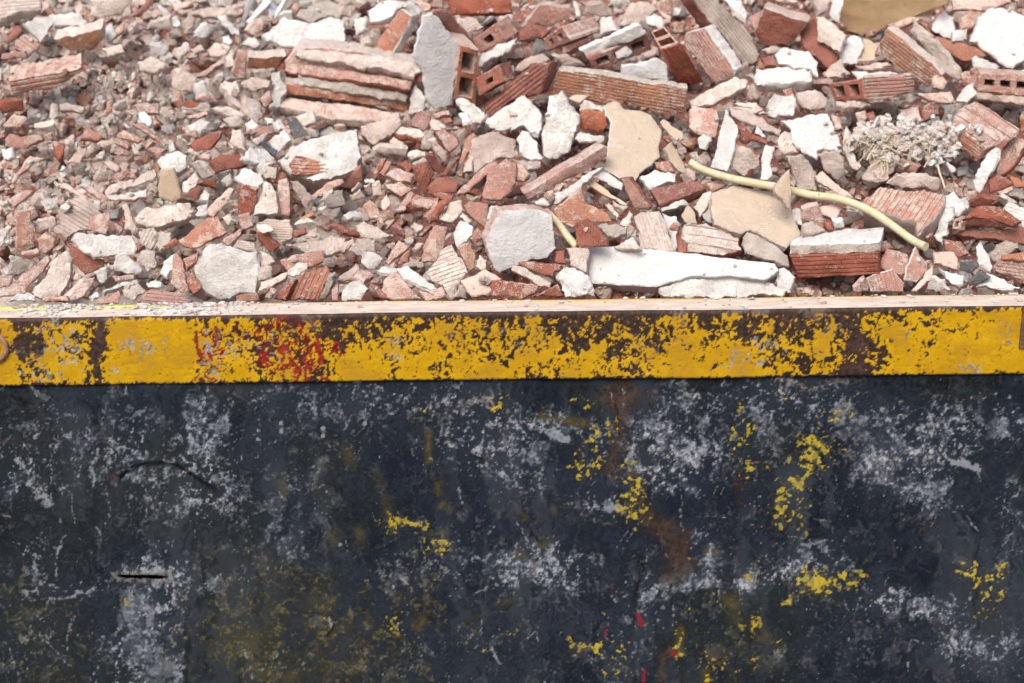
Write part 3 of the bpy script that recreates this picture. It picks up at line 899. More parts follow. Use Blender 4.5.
    for li, (z, inset, sc) in enumerate(levels):
        r = []
        for p, n in zip(L, nr):
            if li == 0:
                q = p - n * b
                r.append((q.x, q.y, zf(q.x, q.y) - spz(q.x, q.y)))
                continue
            q = cen + (p - n * inset - cen) * sc
            o = rough * 0.9 * (nz(q.x, q.y, z, 0.13) + 0.6 * nz(q.x, q.y, z, 0.4)) if 1 < li else 0
            q = q + n * o + Vector((backcut * z, 0))
            if li == 1:
                z = min(z, zf(q.x, q.y) - spz(q.x, q.y) - 0.6 * b)
            r.append((q.x, q.y, max(z, -T * 0.9) if li == 1 else z))
        rings.append(r)
    N = len(L)
    b0 = len(V)
    for r in rings:
        V += r
    for k in range(len(rings) - 1):
        for i in range(N):
            j = (i + 1) % N
            F.append((b0 + k * N + i, b0 + (k + 1) * N + i, b0 + (k + 1) * N + j, b0 + k * N + j)); FM.append(1)
    F.append(tuple(b0 + (len(rings) - 1) * N + i for i in range(N))[::-1]); FM.append(1)
    # hole tubes
    for h in hol:
        if area2([(p.x, p.y) for p in h]) < 0:
            h = h[::-1]
        hb = len(V); K = len(h)
        for z in (0.0, -T * 0.45, -T * 0.94):
            V += [(p.x, p.y, zf(p.x, p.y) if z == 0 else z) for p in h]
        for k in range(2):
            for i in range(K):
                j = (i + 1) % K
                F.append((hb + k * K + i, hb + k * K + j, hb + (k + 1) * K + j, hb + (k + 1) * K + i)); FM.append(1)
        F.append(tuple(hb + 2 * K + i for i in range(K))); FM.append(1)
    return V, F, FM

def weld(V, F, FM, eps=1e-7):
    key, remap, out = {}, [], []
    for v in V:
        k = (round(v[0] / eps / 20), round(v[1] / eps / 20), round(v[2] / eps / 20))
        if k not in key:
            key[k] = len(out); out.append(v)
        remap.append(key[k])
    F2, M2 = [], []
    for f, m in zip(F, FM):
        g = []
        for i in f:
            r = remap[i]
            if r not in g:
                g.append(r)
        if len(g) > 2:
            F2.append(tuple(g)); M2.append(m)
    return out, F2, M2

HERO_POLYS = []        # (pixel polygon, top-level object) for occupancy and labels
PIECES = []            # dicts for labelling
BV, BF = [], []        # world-space triangles for resting the small fragments
CUR = None
NAMES = {'R': 'brick_shard', 'D': 'brick_shard', 'B': 'brick_shard', 'Q': 'brick_shard', 'W': 'plaster_chunk', 'C': 'mortar_chunk',
         'G': 'mortar_chunk', 'P': 'plaster_slab', 'T': 'painted_board', 'K': 'cardboard_sheet', 'S': 'slate_piece', 'black': 'plastic_piece', 'steel': 'steel_strip'}
CATS = {'brick_shard': 'brick fragment', 'plaster_chunk': 'plaster', 'mortar_chunk': 'mortar', 'plaster_slab': 'plaster', 'painted_board': 'board',
        'cardboard_sheet': 'cardboard', 'slate_piece': 'slate', 'plastic_piece': 'plastic', 'steel_strip': 'metal strip', 'broken_brick': 'brick', 'hollow_brick': 'brick', 'steel_profile': 'metal profile', 'roof_tile': 'tile'}

class thing:
    """with thing(...): pieces made inside become parts of one top-level Empty"""
    def __init__(self, name, label, lm=None, cat=None):
        self.name, self.label, self.lm, self.cat = name, label, lm, cat
        self.root = None; self.dist = None; self.polys = []
    def __enter__(self):
        global CUR
        CUR = self
        return self
    def __exit__(self, *a):
        global CUR
        CUR = None
        tag(self.root, self.label, self.cat or CATS.get(self.name, 'brick'))
        allp = [p for q in self.polys for p in q]
        PIECES.append(dict(o=self.root, poly=allp, mat='D', lm=self.lm, label=self.label))

def quad_cells(q, rows, cols, wall):
    """rectangular openings inside a quad: q0->q1 runs along the columns, q0->q3 along the rows"""
    def bl(u, v):
        a = q[0].lerp(q[1], u); b = q[3].lerp(q[2], u)
        return a.lerp(b, v)
    out = []
    wu, wv = wall[0], wall[1]
    for r in range(rows):
        for c in range(cols):
            u0 = wu + c * (1 - wu) / cols; u1 = (c + 1) * (1 - wu) / cols
            v0 = wv + r * (1 - wv) / rows; v1 = (r + 1) * (1 - wv) / rows
            out.append([bl(u0, v0), bl(u1, v0), bl(u1, v1), bl(u0, v1)])
    return out

def H(crop, poly, mat='D', ext=None, T=None, side=None, ribs=None, lump=None, rough=None, lift=None, name=None, label=None, lm=None,
      cells=None, spall=None, ribside=0.0, part=None, taper=0.97, step=2.8):
    ox, oy, s = ORG[crop]
    P = [(ox + x * s, oy + y * s) for x, y in poly]
    ar = abs(area2(P))
    Tpx = (T * s) if T else min(46.0, max(8.0, 0.55 * math.sqrt(ar)))
    if ext is None:
        a = random.uniform(-2.6, -0.5) if random.random() < 0.25 else random.uniform(0.3, 2.8)
        m = random.uniform(0.3, 0.72) * Tpx
        e = (math.cos(a) * m, math.sin(a) * m)
    else:
        e = (ext[0] * s, ext[1] * s)
    el = math.hypot(*e)
    if el > 0.8 * Tpx:
        e = (e[0] * 0.8 * Tpx / el, e[1] * 0.8 * Tpx / el)
    cx = sum(p[0] for p in P) / len(P); cy = sum(p[1] for p in P) / len(P)
    if CUR is not None and CUR.dist is not None:
        dist, d = CUR.dist, ray(cx, cy)
        lf = lift or 0.0
    else:
        dist, d = heap_hit(cx, cy)
        lf = (lift + 5) if lift is not None else 11 + 0.5 * Tpx
        if cy > 262:
            lf = min(lf, 4 + (300 - cy) * 0.35)
        if CUR is not None:
            CUR.dist = dist - lf * dist / F_PX
    u = dist / F_PX
    p0 = CAM + d * (dist - lf * u)
    r = (RIGHT - d * RIGHT.dot(d)).normalized()
    up = r.cross(d)
    nx, ny = -e[0] / Tpx, e[1] / Tpx
    N = (r * nx + up * ny - d * math.sqrt(max(0.05, 1 - nx * nx - ny * ny))).normalized()
    a = (r - N * r.dot(N)).normalized(); b = N.cross(a)
    pts = []
    for x, y in P:
        dd = ray(x, y)
        t = (p0 - CAM).dot(N) / dd.dot(N)
        q = CAM + dd * t - p0
        pts.append(Vector((q.dot(a), q.dot(b))))
    rev = area2(pts) < 0
    rl = None
    if ribs:
        dd = ray(cx + ribs[0], cy + ribs[1])
        t = (p0 - CAM).dot(N) / dd.dot(N)
        q = CAM + dd * t - p0
        rl = (q.dot(a), q.dot(b), ribs[2] * s)
        k = math.hypot(rl[0], rl[1]); rl = (rl[0] / k, rl[1] / k, rl[2])
    hl = ()
    if cells:
        hl = quad_cells(pts, cells[0], cells[1], cells[2])
    if rev:
        pts = pts[::-1]
    dl = {'W': 1.3, 'C': 1.1, 'G': 1.3, 'P': 0.5, 'T': 0.25, 'K': 0.4}.get(mat, 0.6)
    dr = {'W': 1.7, 'C': 1.6, 'G': 1.7, 'T': 0.9, 'K': 0.3, 'P': 1.3, 'steel': 0.3}.get(mat, 1.0)
    V, F, FM = prism(pts, Tpx * u, u, dr if rough is None else rough, dl if lump is None else lump, rl, ribside, hl, step,
                     seed=random.uniform(0, 90), taper=taper, spall=0.0 if cells else spall if spall is not None else min({'W': 5.0, 'C': 4.5, 'G': 5.0, 'P': 2.0, 'T': 0.8, 'K': 0.0, 'steel': 0.0}.get(mat, 2.6), 0.3 * Tpx))
    V, F, FM = weld(V, F, FM)
    MW = Matrix(((a.x, b.x, N.x, p0.x), (a.y, b.y, N.y, p0.y), (a.z, b.z, N.z, p0.z), (0, 0, 0, 1)))
    MI = MW.inverted()
    WV = []
    for i, v in enumerate(V):
        w = MW @ Vector(v)
        if w.z < 0.006 and w.y < 0.0775:          # keep clear of the rim
            w.y = 0.0775
            V[i] = MI @ w
        WV.append(w)
    base = len(BV)
    BV.extend(WV)
    BF.extend([tuple(base + i for i in f) for f in F])
    nm = part or name or NAMES.get(mat, 'brick_shard')
    mats = [mat, side or mat]
    if CUR is not None:
        if CUR.root is None:
            CUR.root = empty(CUR.name, p0)
            CUR.loc = p0
        o = mesh_obj(nm, V, F, mats, FM, CUR.root)
        o.matrix_basis = Matrix.Translation(-CUR.loc) @ MW
        CUR.polys.append(P)
        top = CUR
    else:
        o = mesh_obj(nm, V, F, mats, FM)
        o.matrix_basis = MW
        PIECES.append(dict(o=o, poly=P, mat=mat, lm=lm, label=label, ribs=ribs is not None, name=nm))
        if label:
            o['label'] = label
        o['category'] = CATS.get(nm, 'rubble')
    HERO_POLYS.append(P)
    return o

# ================================================================== rubble: the pieces one can pick out
# ---- row a: top of the heap
H('a1', [(-30,-20),(250,-30),(240,40),(100,80),(-30,130)], 'C', (0,50), 75, ribs=(1,-.12,26), name='broken_brick', label='cream ribbed brick slab cut off by the top left corner', lm='the cream corner slab')
H('a1', [(210,100),(320,80),(330,120),(290,200),(245,245),(180,165),(140,140)], 'W', (-10,20), 60, label='white plaster block beside the cream slab in the top left', lm='the top-left white block')
H('a1', [(325,85),(470,65),(530,130),(500,160),(330,150)], 'W', (5,25), 50)
H('a1', [(85,235),(155,195),(240,265),(175,335),(90,280)], 'D', (0,20), 45, ribs=(1,.7,22))
H('a1', [(20,240),(100,150),(130,160),(130,185),(50,260)], 'R', (0,15), 30)
H('a1', [(320,235),(610,168),(620,240),(560,300),(420,305),(340,270)], 'B', (20,-55), 90, side='C', name='broken_brick', label='flat brown brick slab above the long pink brick at left', lm='the flat brown slab')
H('a1', [(50,485),(490,400),(500,440),(340,545),(60,577)], 'D', (10,-85), 150, side='D', ribs=(1,-.17,30), name='broken_brick', label='long pink wedge of ribbed brick near the left edge', lm='the long pink wedge', ribside=1.0)
H('b1', [(-30,10),(130,5),(140,70),(-30,95)], 'R', (5,-20), 60, name='broken_brick', label='plain red brick end poking in from the left edge', lm='the red brick end')
H('a1', [(535,0),(790,-10),(745,100),(600,110),(545,90)], 'C', (0,-20), 90, label='cream mortar block at the top edge above the brown slab', lm='the cream top block')
H('a1', [(800,95),(900,-5),(940,-5),(850,95)], 'R')
H('a1', [(930,35),(960,25),(1030,85),(1010,100)], 'W', None, 30)
H('a1', [(900,130),(1020,100),(1040,170),(960,185),(880,180)], 'C')
H('a1', [(890,270),(960,255),(1000,295),(990,340),(900,320)], 'W')
H('a1', [(820,370),(900,330),(980,390),(900,440),(830,420)], 'C')
H('a1', [(600,290),(720,260),(740,300),(640,340)], 'C')
H('a1', [(340,200),(380,160),(430,180),(430,200)], 'W', None, 30)
H('a1', [(0,320),(150,300),(150,340),(0,350)], 'D')
H('a1', [(610,160),(670,135),(690,200),(640,240)], 'W')
H('a1', [(660,200),(740,120),(760,150),(680,230)], 'D')
H('a1', [(760,150),(850,140),(840,190),(780,200)], 'R')
H('b1', [(25,230),(55,195),(140,215),(250,205),(260,240),(130,290),(30,275)], 'D', (0,10), 40)
H('a2', [(40,60),(340,30),(400,60),(400,100),(180,100),(50,80)], 'C', (0,20), 60, label='narrow cream mortar slab bridging a dark gap near the top', lm='the bridging cream slab')
H('a2', [(75,130),(120,75),(160,110),(150,170),(100,190)], 'C')
H('a2', [(125,190),(210,128),(245,170),(220,215),(140,225)], 'W')
H('a2', [(275,95),(330,90),(405,180),(410,210),(360,215),(290,140)], 'W')
H('a2', [(295,215),(345,200),(365,240),(340,270),(295,260)], 'W')
H('a2', [(0,20),(120,-10),(140,15),(20,60)], 'D')
H('a2', [(0,100),(30,90),(55,140),(30,160),(0,160)], 'W')
H('a2', [(20,290),(90,250),(120,290),(60,330)], 'C')
H('a2', [(110,290),(180,260),(210,300),(130,320)], 'C')
H('a2', [(420,260),(460,210),(540,260),(500,280)], 'W')
with thing('steel_profile', 'crumpled galvanised steel profile at the top edge', 'the crumpled steel profile', 'metal profile'):
    H('a2', [(412,135),(470,-10),(500,-10),(440,140)], 'steel', (8,-6), 16, lump=.4, rough=.3, part='flange')
    H('a2', [(445,130),(560,-10),(600,10),(470,140)], 'steel', (8,4), 16, lump=.6, rough=.3, part='flange', lift=3)
    H('a2', [(570,-10),(600,-10),(645,80),(600,102)], 'steel', (-8,4), 16, lump=.6, rough=.3, part='web', lift=1)
    H('a2', [(600,100),(670,-10),(700,-10),(625,108)], 'steel', (8,4), 16, lump=.4, rough=.3, part='flange', lift=2)
H('a2', [(440,180),(490,110),(560,100),(560,180),(500,220)], 'D')
H('a2', [(540,215),(600,150),(680,95),(830,130),(960,100),(1040,130),(1050,250),(1040,320),(860,270),(800,250),(740,290),(640,245)], 'W', (0,22), 50, lump=3.0, label='large crumpled white plaster sheet behind the stepped brick', lm='the crumpled plaster sheet')
H('a2', [(740,90),(840,20),(940,-10),(1040,40),(1040,110),(960,95),(830,120)], 'G', (0,25), 60, label='grey mortar slab at the top edge behind the plaster sheet')
H('a2', [(215,300),(260,255),(350,280),(330,330),(240,335)], 'C')
H('a2', [(0,430),(60,390),(160,460),(140,540),(60,540),(0,500)], 'C', (0,12), 60)
H('a2', [(150,460),(300,350),(320,380),(200,450)], 'D', (0,14), 40)
H('a2', [(360,440),(400,310),(460,320),(445,470),(400,480)], 'D')
H('a2', [(305,330),(370,300),(380,380),(330,400)], 'C')
H('a2', [(465,345),(690,335),(640,410),(455,420)], 'B', (-8,-45), 75, side='C', name='broken_brick', label='brown brick with cream top left of the stepped brick', lm='the cream-topped brown brick')
H('a2', [(625,410),(690,290),(755,300),(670,410)], 'R', (5,8), 40)
H('a2', [(145,500),(210,470),(230,560),(150,600)], 'W')
H('a2', [(300,490),(400,475),(440,600),(430,660),(360,600)], 'C')
H('a2', [(440,560),(490,590),(540,600),(560,670),(500,700),(440,640)], 'C')
H('a2', [(410,500),(480,460),(600,480),(590,520),(490,540)], 'C')
H('a2', [(530,590),(590,530),(610,600),(560,640)], 'D')
H('a2', [(20,600),(60,550),(80,600),(50,640)], 'R')
H('a2', [(80,600),(220,630),(220,655),(80,640)], 'R')
H('a2', [(160,600),(220,570),(280,610),(200,620)], 'D')
with thing('hollow_brick', 'stepped broken brick with four mortar ledges and one red face', 'the stepped brick'):
    H('px', [(284,62),(298,46),(350,50),(414,63),(421,72),(412,111),(340,101),(284,93)], 'D', (2,-10), 34, part='body', side='C', lift=-4)
    H('px', [(298,45),(330,47),(342,47),(380,55),(415,62),(422,70),(414,77),(370,68),(330,61),(294,57)], 'C', (0,5), 12, part='mortar_ledge', lump=1.6, lift=9)
    H('px', [(286,62),(330,66),(400,78),(412,81),(410,89),(380,85),(330,78),(283,72)], 'D', (0,5), 10, part='rib_plate', side='R', lift=8)
    H('px', [(283,77),(320,76),(360,83),(408,94),(408,103),(360,95),(284,83)], 'G', (0,2), 10, part='mortar_ledge', lump=1.2, lift=6)
    H('px', [(285,83),(340,93),(410,103),(408,112),(340,101),(284,94)], 'Q', (0,-4), 12, part='cell_wall', lift=2, lump=.2, rough=.3)
    H('px', [(280,95),(340,103),(405,113),(380,121),(330,118),(278,106)], 'D', (0,8), 12, part='rib_plate', side='C', lift=13)
    H('a2', [(600,440),(660,420),(690,540),(660,640),(590,660),(600,520)], 'W', (5,5), 60, part='mortar_lump', lump=2.5, lift=8)
    H('a3', [(400,540),(440,510),(500,590),(490,680),(400,680)], 'W', (5,5), 60, part='mortar_lump', lump=2.5, lift=8)
    H('a3', [(430,450),(475,425),(480,490),(460,500)], 'R', (3,3), 20, part='cell_end', lift=9)
H('a3', [(185,270),(345,50),(430,90),(300,310),(210,300)], 'Q', (48,8), 80, side='W', name='broken_brick', label='rusty brown brick leaning behind the stepped brick', lm='the leaning rusty brick')
H('a3', [(360,40),(410,15),(480,70),(470,95),(430,95)], 'W', None, 40)
H('a3', [(130,60),(240,0),(420,-10),(340,50),(280,110),(170,130)], 'W', (0,25), 60, lump=2)
with thing('hollow_brick', 'upright hollow brick with wide pale plaster face and two square holes', 'the upright plastered brick'):
    H('a3', [(703,266),(822,300),(802,625),(668,600)], 'Q', (-110,-120), 260, part='body', side='D', cells=(2,1,(.2,.1)), rough=.5)
    H('a3', [(490,90),(545,72),(560,66),(640,66),(818,292),(700,262),(548,85)], 'D', (-20,-20), 30, part='top_face', side='D', lift=8)
    H('a3', [(488,95),(545,78),(702,262),(692,420),(658,632),(555,657),(505,592),(482,430),(424,345),(432,300)], 'P', (-12,-14), 40, part='plaster_coat', lift=16, rough=1.2)
H('a3', [(632,-20),(1010,-20),(1022,78),(655,85)], 'R', (0,14), 70, name='broken_brick', label='smooth red brick face at the top edge right of centre', lm='the smooth red top brick')
with thing('hollow_brick', 'hollow brick end with one square hole above a white plaster strip', 'the one-hole brick'):
    H('a3', [(780,240),(920,140),(985,235),(825,328)], 'D', (80,-50), 190, part='body', cells=(1,1,(.34,.3)), rough=.5)
    H('a3', [(815,335),(985,240),(1045,225),(1045,270),(815,410)], 'W', (10,12), 60, part='plaster_coat', lift=5)
with thing('hollow_brick', 'dusky red hollow brick end below the one-hole brick', 'the dusky red hollow brick'):
    H('a3', [(805,470),(945,385),(968,490),(815,582)], 'R', (70,-25), 160, part='body', cells=(1,1,(.36,.36)), rough=.5)
H('a4', [(-190,640),(90,400),(225,370),(200,450),(150,560),(80,580),(-10,610),(-150,700)], 'R', (60,-10), 110, ribs=(.78,-.6,24), name='broken_brick', label='red ribbed brick slanting up to the right above the white lumps', lm='the slanting red ribbed brick')
H('a3', [(690,100),(800,95),(850,160),(760,190),(700,140)], 'C')
H('a3', [(930,90),(1024,85),(1030,150),(960,150)], 'C')
H('a3', [(960,400),(1030,390),(1030,470),(985,440)], 'W')
H('a3', [(690,590),(720,580),(860,670),(850,700),(740,700)], 'W', (0,10), 50, lump=2)
H('a3', [(60,110),(140,90),(150,180),(80,200)], 'W')
H('a3', [(0,20),(70,30),(60,90),(0,80)], 'C')
H('a3', [(90,230),(160,210),(180,260),(120,280)], 'C')
H('a4', [(75,130),(160,20),(340,50),(340,110),(200,170)], 'D', (0,-20), 80, side='C', label='dusty pink brick lump at the top edge left of centre')
H('a4', [(20,190),(90,145),(215,180),(180,230),(110,220),(30,240)], 'R', (10,10), 50)
with thing('hollow_brick', 'pink ribbed brick with two square holes in its end near the top', 'the two-hole pink brick'):
    H('a4', [(178,232),(297,150),(347,245),(200,315)], 'R', (190,-60), 280, part='body', side='D', cells=(1,2,(.2,.3)), rough=.5, ribside=.9)
    H('a4', [(510,100),(590,98),(622,180),(522,212)], 'W', (6,8), 50, part='plaster_coat', lift=6)
H('a4', [(420,20),(560,20),(600,90),(500,95),(440,70)], 'C')
H('a4', [(355,0),(375,0),(400,100),(375,105)], 'W', None, 20)
with thing('hollow_brick', 'tilted hollow brick with thick white plaster on top of its holes', 'the plaster-topped hollow brick'):
    H('a4', [(445,352),(802,198),(837,300),(490,432)], 'R', (-45,-50), 120, part='body', cells=(1,3,(.1,.26)), rough=.5)
    H('a4', [(392,300),(752,150),(800,192),(790,215),(715,250),(590,285),(455,352)], 'W', (-5,-18), 45, part='plaster_coat', lift=8, rough=1.2)
    H('a4', [(600,290),(680,262),(712,310),(690,340),(620,350)], 'W', (0,0), 40, part='mortar_plug', lift=2)
H('a4', [(305,315),(600,180),(620,195),(390,300),(330,335)], 'R', (0,8), 40)
H('a4', [(240,340),(330,330),(440,400),(300,410)], 'C')
with thing('hollow_brick', 'hollow brick tipped on its side with open cells at the upper end', 'the tipped open brick'):
    H('a4', [(812,185),(905,148),(1005,262),(878,300)], 'D', (150,240), 330, part='body', side='R', cells=(2,1,(.16,.14)), rough=.5, ribside=.9)
H('a4', [(190,560),(270,415),(440,430),(800,490),(1045,530),(1030,690),(860,672),(640,610),(540,620),(400,600)], 'B', (8,-30), 80, ribs=(1,.18,20), side='G', name='broken_brick', label='long dusty grey-brown brick lying level above the beige board', lm='the long dusty brick')
H('a4', [(640,390),(860,360),(930,400),(930,480),(650,460)], 'P', (0,-10), 40, lift=-2)
H('b4', [(-20,20),(70,-30),(160,50),(180,120),(150,220),(60,170),(-20,190)], 'W', (5,15), 70, lump=3.5, label='lumpy white plaster mass left of the upright white chunk', lm='the lumpy white mass')
H('b4', [(165,250),(190,120),(220,-20),(290,-70),(330,0),(400,90),(370,200),(340,300),(250,360),(180,340)], 'W', (10,8), 80, lump=3.0, label='tall rough white plaster chunk left of the beige board', lm='the tall white chunk')
H('a4', [(320,590),(490,510),(490,540),(400,610)], 'T', (0,8), 14)
H('a4', [(630,160),(700,20),(800,0),(880,60),(800,110),(760,150)], 'C', (0,12), 70)
H('a4', [(790,100),(860,80),(905,130),(890,170),(800,140)], 'W')
H('a4', [(0,400),(100,320),(180,320),(220,360),(100,390),(20,430)], 'C', None, 60, lump=2)
H('a5', [(40,-40),(180,-40),(400,190),(455,300),(440,370),(375,400),(215,190),(120,80)], 'C', (-80,18), 130, side='R', ribs=(.62,.78,20), name='broken_brick', label='long ribbed brick slanting down right from the top edge', lm='the long slanting brick')
H('a5', [(230,-10),(340,-10),(385,80),(370,150),(290,100)], 'W', (5,15), 60, lump=2)
H('a5', [(0,200),(120,160),(300,420),(290,460),(180,505),(60,340),(-5,270)], 'D', (62,-22), 100, side='W', ribs=(.58,.81,20), name='broken_brick', label='dusty ribbed brick with white mortar side, beside the tipped open brick', lm='the mortar-sided brick')
H('a5', [(20,600),(300,460),(390,480),(380,530),(120,640),(40,640)], 'C', (0,22), 50, label='cream mortar slab below the two slanting bricks', lm='the slanting cream slab')
H('a5', [(420,195),(480,42),(742,130),(690,210),(640,270),(450,280)], 'R', (22,-38), 90, side='C', name='broken_brick', label='deep red brick channel with cream top left of the cardboard', lm='the red channel brick')
with thing('broken_brick', 'split red brick with pale slab along its side below the cardboard', 'the split red brick'):
    H('a5', [(690,190),(770,100),(830,240),(935,330),(870,410),(780,340),(710,280)], 'R', (10,20), 60, part='body', lift=0)
    H('a5', [(780,90),(830,90),(985,210),(930,310),(800,230)], 'C', (15,10), 40, part='plaster_coat', lift=10)
H('a6', [(-125,260),(-10,215),(60,222),(60,300),(20,385),(-60,380)], 'P', (3,5), 20, label='smooth white plaster flake under the cardboard', lm='the white flake')
H('a6', [(60,225),(95,235),(150,270),(130,360),(40,370)], 'T', (0,5), 20)
H('a5', [(400,450),(430,410),(620,395),(760,420),(765,470),(640,500),(440,500)], 'W', (8,55), 90, label='thick white slab lying flat below the red channel brick', lm='the flat white slab')
H('a5', [(545,330),(600,285),(740,310),(800,370),(800,460),(760,420),(560,390)], 'W', (0,22), 60)
H('a5', [(455,340),(540,320),(545,390),(480,395)], 'R')
H('a5', [(460,300),(560,275),(600,300),(540,320)], 'C')
H('a5', [(490,640),(540,560),(650,560),(670,640),(650,700),(500,690)], 'W', (0,15), 70, lump=3)
H('a5', [(670,530),(790,530),(860,580),(850,650),(760,660),(690,620)], 'C', None, 60, lump=3)
H('a5', [(585,540),(640,530),(690,670),(660,680)], 'R', None, 30)
H('a5', [(300,640),(400,610),(490,660),(400,690)], 'C', None, 40)
H('a5', [(780,-10),(880,-10),(860,60),(800,90)], 'C')
H('a5', [(880,0),(950,-10),(930,140),(860,90)], 'P', None, 30)
H('a5', [(400,100),(450,60),(470,120),(430,160)], 'D')
H('a5', [(820,440),(940,345),(960,400),(1000,440),(860,480)], 'C', (0,8), 40)
H('px', [(838,-12),(955,-12),(948,4),(917,16),(888,28),(868,37),(842,30)], 'K', (2,-3), 6, lift=6, lump=.8, step=6, label='tan cardboard sheet standing behind the heap at the top edge', lm='the cardboard')
H('a6', [(150,270),(200,165),(500,400),(530,450),(470,500),(440,530),(390,490),(170,340)], 'B', (36,-22), 80, side='C', ribs=(.8,.6,20), name='broken_brick', label='tan ribbed brick slanting down right below the cardboard', lm='the tan ribbed brick')
H('a6', [(345,180),(360,140),(420,175),(630,395),(640,480),(580,460),(400,260)], 'C', (18,-8), 40, label='narrow cream slab leaning against the tan ribbed brick', lm='the narrow leaning slab')
H('a6', [(375,130),(410,125),(480,200),(600,240),(720,270),(800,330),(700,370),(640,360),(540,280)], 'Q', (5,10), 45, lift=4, label='orange-red brick slab under the white flake at upper right', lm='the orange-red slab')
H('a6', [(465,180),(500,90),(545,65),(605,100),(605,220),(590,235),(480,195)], 'P', (4,4), 22, label='small bright white plaster flake at upper right', lm='the bright flake')
H('a6', [(705,235),(750,100),(830,40),(960,50),(1010,80),(1050,100),(1050,350),(960,410),(890,370),(760,270)], 'P', (-16,22), 45, side='C', lump=.4, label='big speckled white plaster slab at the upper right edge', lm='the big speckled slab')
H('a6', [(580,-10),(940,-20),(950,20),(800,60),(600,60)], 'D', (0,10), 50)
H('a6', [(620,130),(700,50),(790,80),(720,160),(630,180)], 'D')
H('a6', [(200,150),(370,85),(480,45),(500,75),(340,140),(240,180)], 'D', (0,14), 50)
H('a6', [(400,110),(480,90),(470,150),(420,150)], 'D')
H('a6', [(610,190),(680,180),(690,240),(610,240)], 'W')
H('a6', [(960,0),(1030,-10),(1030,60),(980,50)], 'D')
H('a6', [(710,345),(740,335),(885,395),(860,425),(720,400)], 'W', (0,8), 30)
with thing('hollow_brick', 'hollow brick with three holes and cream base at the right edge', 'the three-hole brick'):
    H('a6', [(757,432),(1075,452),(1075,582),(745,548)], 'D', (-25,-30), 150, part='body', cells=(1,3,(.11,.32)), rough=.6)
    H('a6', [(738,548),(1070,582),(1070,640),(735,592)], 'C', (0,10), 70, part='mortar_coat', lift=5)
H('a6', [(640,440),(755,420),(742,530),(650,490)], 'D', (10,-5), 50)
H('a6', [(930,430),(1030,420),(1030,450),(950,455)], 'W', None, 20)
H('a6', [(625,600),(680,510),(730,490),(730,560),(680,610)], 'W', (4,4), 30)
H('a6', [(370,560),(580,545),(610,590),(590,620),(450,600)], 'D', (0,14), 40)
H('a6', [(470,470),(520,430),(570,490),(540,530),(490,520)], 'D')
with thing('hollow_brick', 'pink ribbed hollow brick with open left end, below the tan ribbed brick', 'the open pink brick'):
    H('a6', [(-155,500),(55,472),(72,592),(-112,606)], 'R', (250,-16), 400, part='body', side='D', cells=(1,2,(.14,.22)), rough=.6)
    H('a6', [(62,462),(368,445),(372,552),(112,630),(68,592)], 'D', (-10,-14), 40, part='ribbed_face', ribs=(1,-.06,22), lift=9)
    H('a6', [(-118,606),(75,596),(112,634),(-100,648)], 'C', (0,8), 40, part='mortar_coat', lift=6)
H('a6', [(0,430),(200,425),(360,440),(200,455),(30,470)], 'W', (0,6), 20, lump=2)
H('a6', [(0,390),(200,365),(240,390),(60,430)], 'C', None, 30)
# ---- row b: the middle of the heap
with thing('broken_brick', 'thick brick with dusty pink top and brown ribbed end at the right', 'the thick dusty brick'):
    H('b6', [(572,222),(592,133),(805,290),(740,374)], 'Q', (110,-85), 230, side='D', ribs=(.8,.6,18), ribside=1.0, part='body')
    H('b6', [(592,130),(640,50),(740,0),(1000,170),(960,230),(870,262),(808,290)], 'D', (0,8), 30, ribs=(.83,.55,60), lump=1.2, side='C', lift=2, part='top_face')
H('b6', [(715,480),(780,350),(850,275),(880,290),(840,420),(750,545),(720,510)], 'W', (12,4), 28, lift=22, label='white plaster slab leaning upright on the thick dusty brick', lm='the leaning white slab')
H('b6', [(850,430),(890,280),(980,210),(1024,230),(1050,260),(960,390),(880,465)], 'D', (20,12), 50, side='R', lift=18)
H('b6', [(990,100),(1040,50),(1040,200),(1000,200)], 'Q')
H('b6', [(470,160),(500,140),(570,130),(570,180),(480,185)], 'Q')
H('b6', [(280,60),(390,20),(410,120),(360,135),(300,100)], 'D', None, 50)
H('b6', [(410,30),(490,10),(490,90),(430,120)], 'R')
H('b6', [(0,80),(60,70),(80,120),(30,150)], 'D')
H('b6', [(75,80),(120,60),(135,130),(100,150)], 'R')
H('b6', [(130,110),(220,80),(240,100),(160,150)], 'W')
H('b6', [(140,310),(280,345),(200,480),(150,500),(60,470)], 'C', (0,-5), 50, label='dusty triangular slab hung with straw at the right', lm='the straw-hung slab')
H('b6', [(285,350),(400,400),(370,440),(230,430)], 'D')
H('b6', [(200,500),(260,445),(400,440),(520,480),(520,540),(330,530)], 'C', (0,-10), 40, name='roof_tile', label='curved dusty tile fragment above the pink ribbed brick', lm='the curved tile')
H('b6', [(420,380),(440,350),(520,335),(555,365),(500,400)], 'W', (0,8), 40)
H('b6', [(550,380),(570,365),(620,415),(600,430)], 'W', None, 18)
H('px', [(863,200),(881,186),(903,190),(923,188),(946,194),(944,207),(918,234),(916,222),(880,212),(862,208)], 'D', (0,20), 34, ribs=(-.55,.83,5.5), side='C', name='broken_brick', label='wide pink ribbed brick beneath the end of the conduit', lm='the wide pink ribbed brick')
H('b6', [(600,490),(660,560),(670,600),(610,560)], 'D', None, 20)
H('b6', [(860,570),(900,555),(970,610),(930,615)], 'G', None, 30)
H('b6', [(680,620),(760,580),(860,600),(800,650),(700,650)], 'R', None, 40)
H('b6', [(870,550),(960,515),(960,545),(890,570)], 'D', None, 25)
H('b6', [(800,480),(860,440),(960,500),(900,540),(820,560)], 'R', (0,-10), 50, lift=2)
H('b6', [(920,440),(1000,470),(1030,520),(960,520)], 'Q', None, 40)
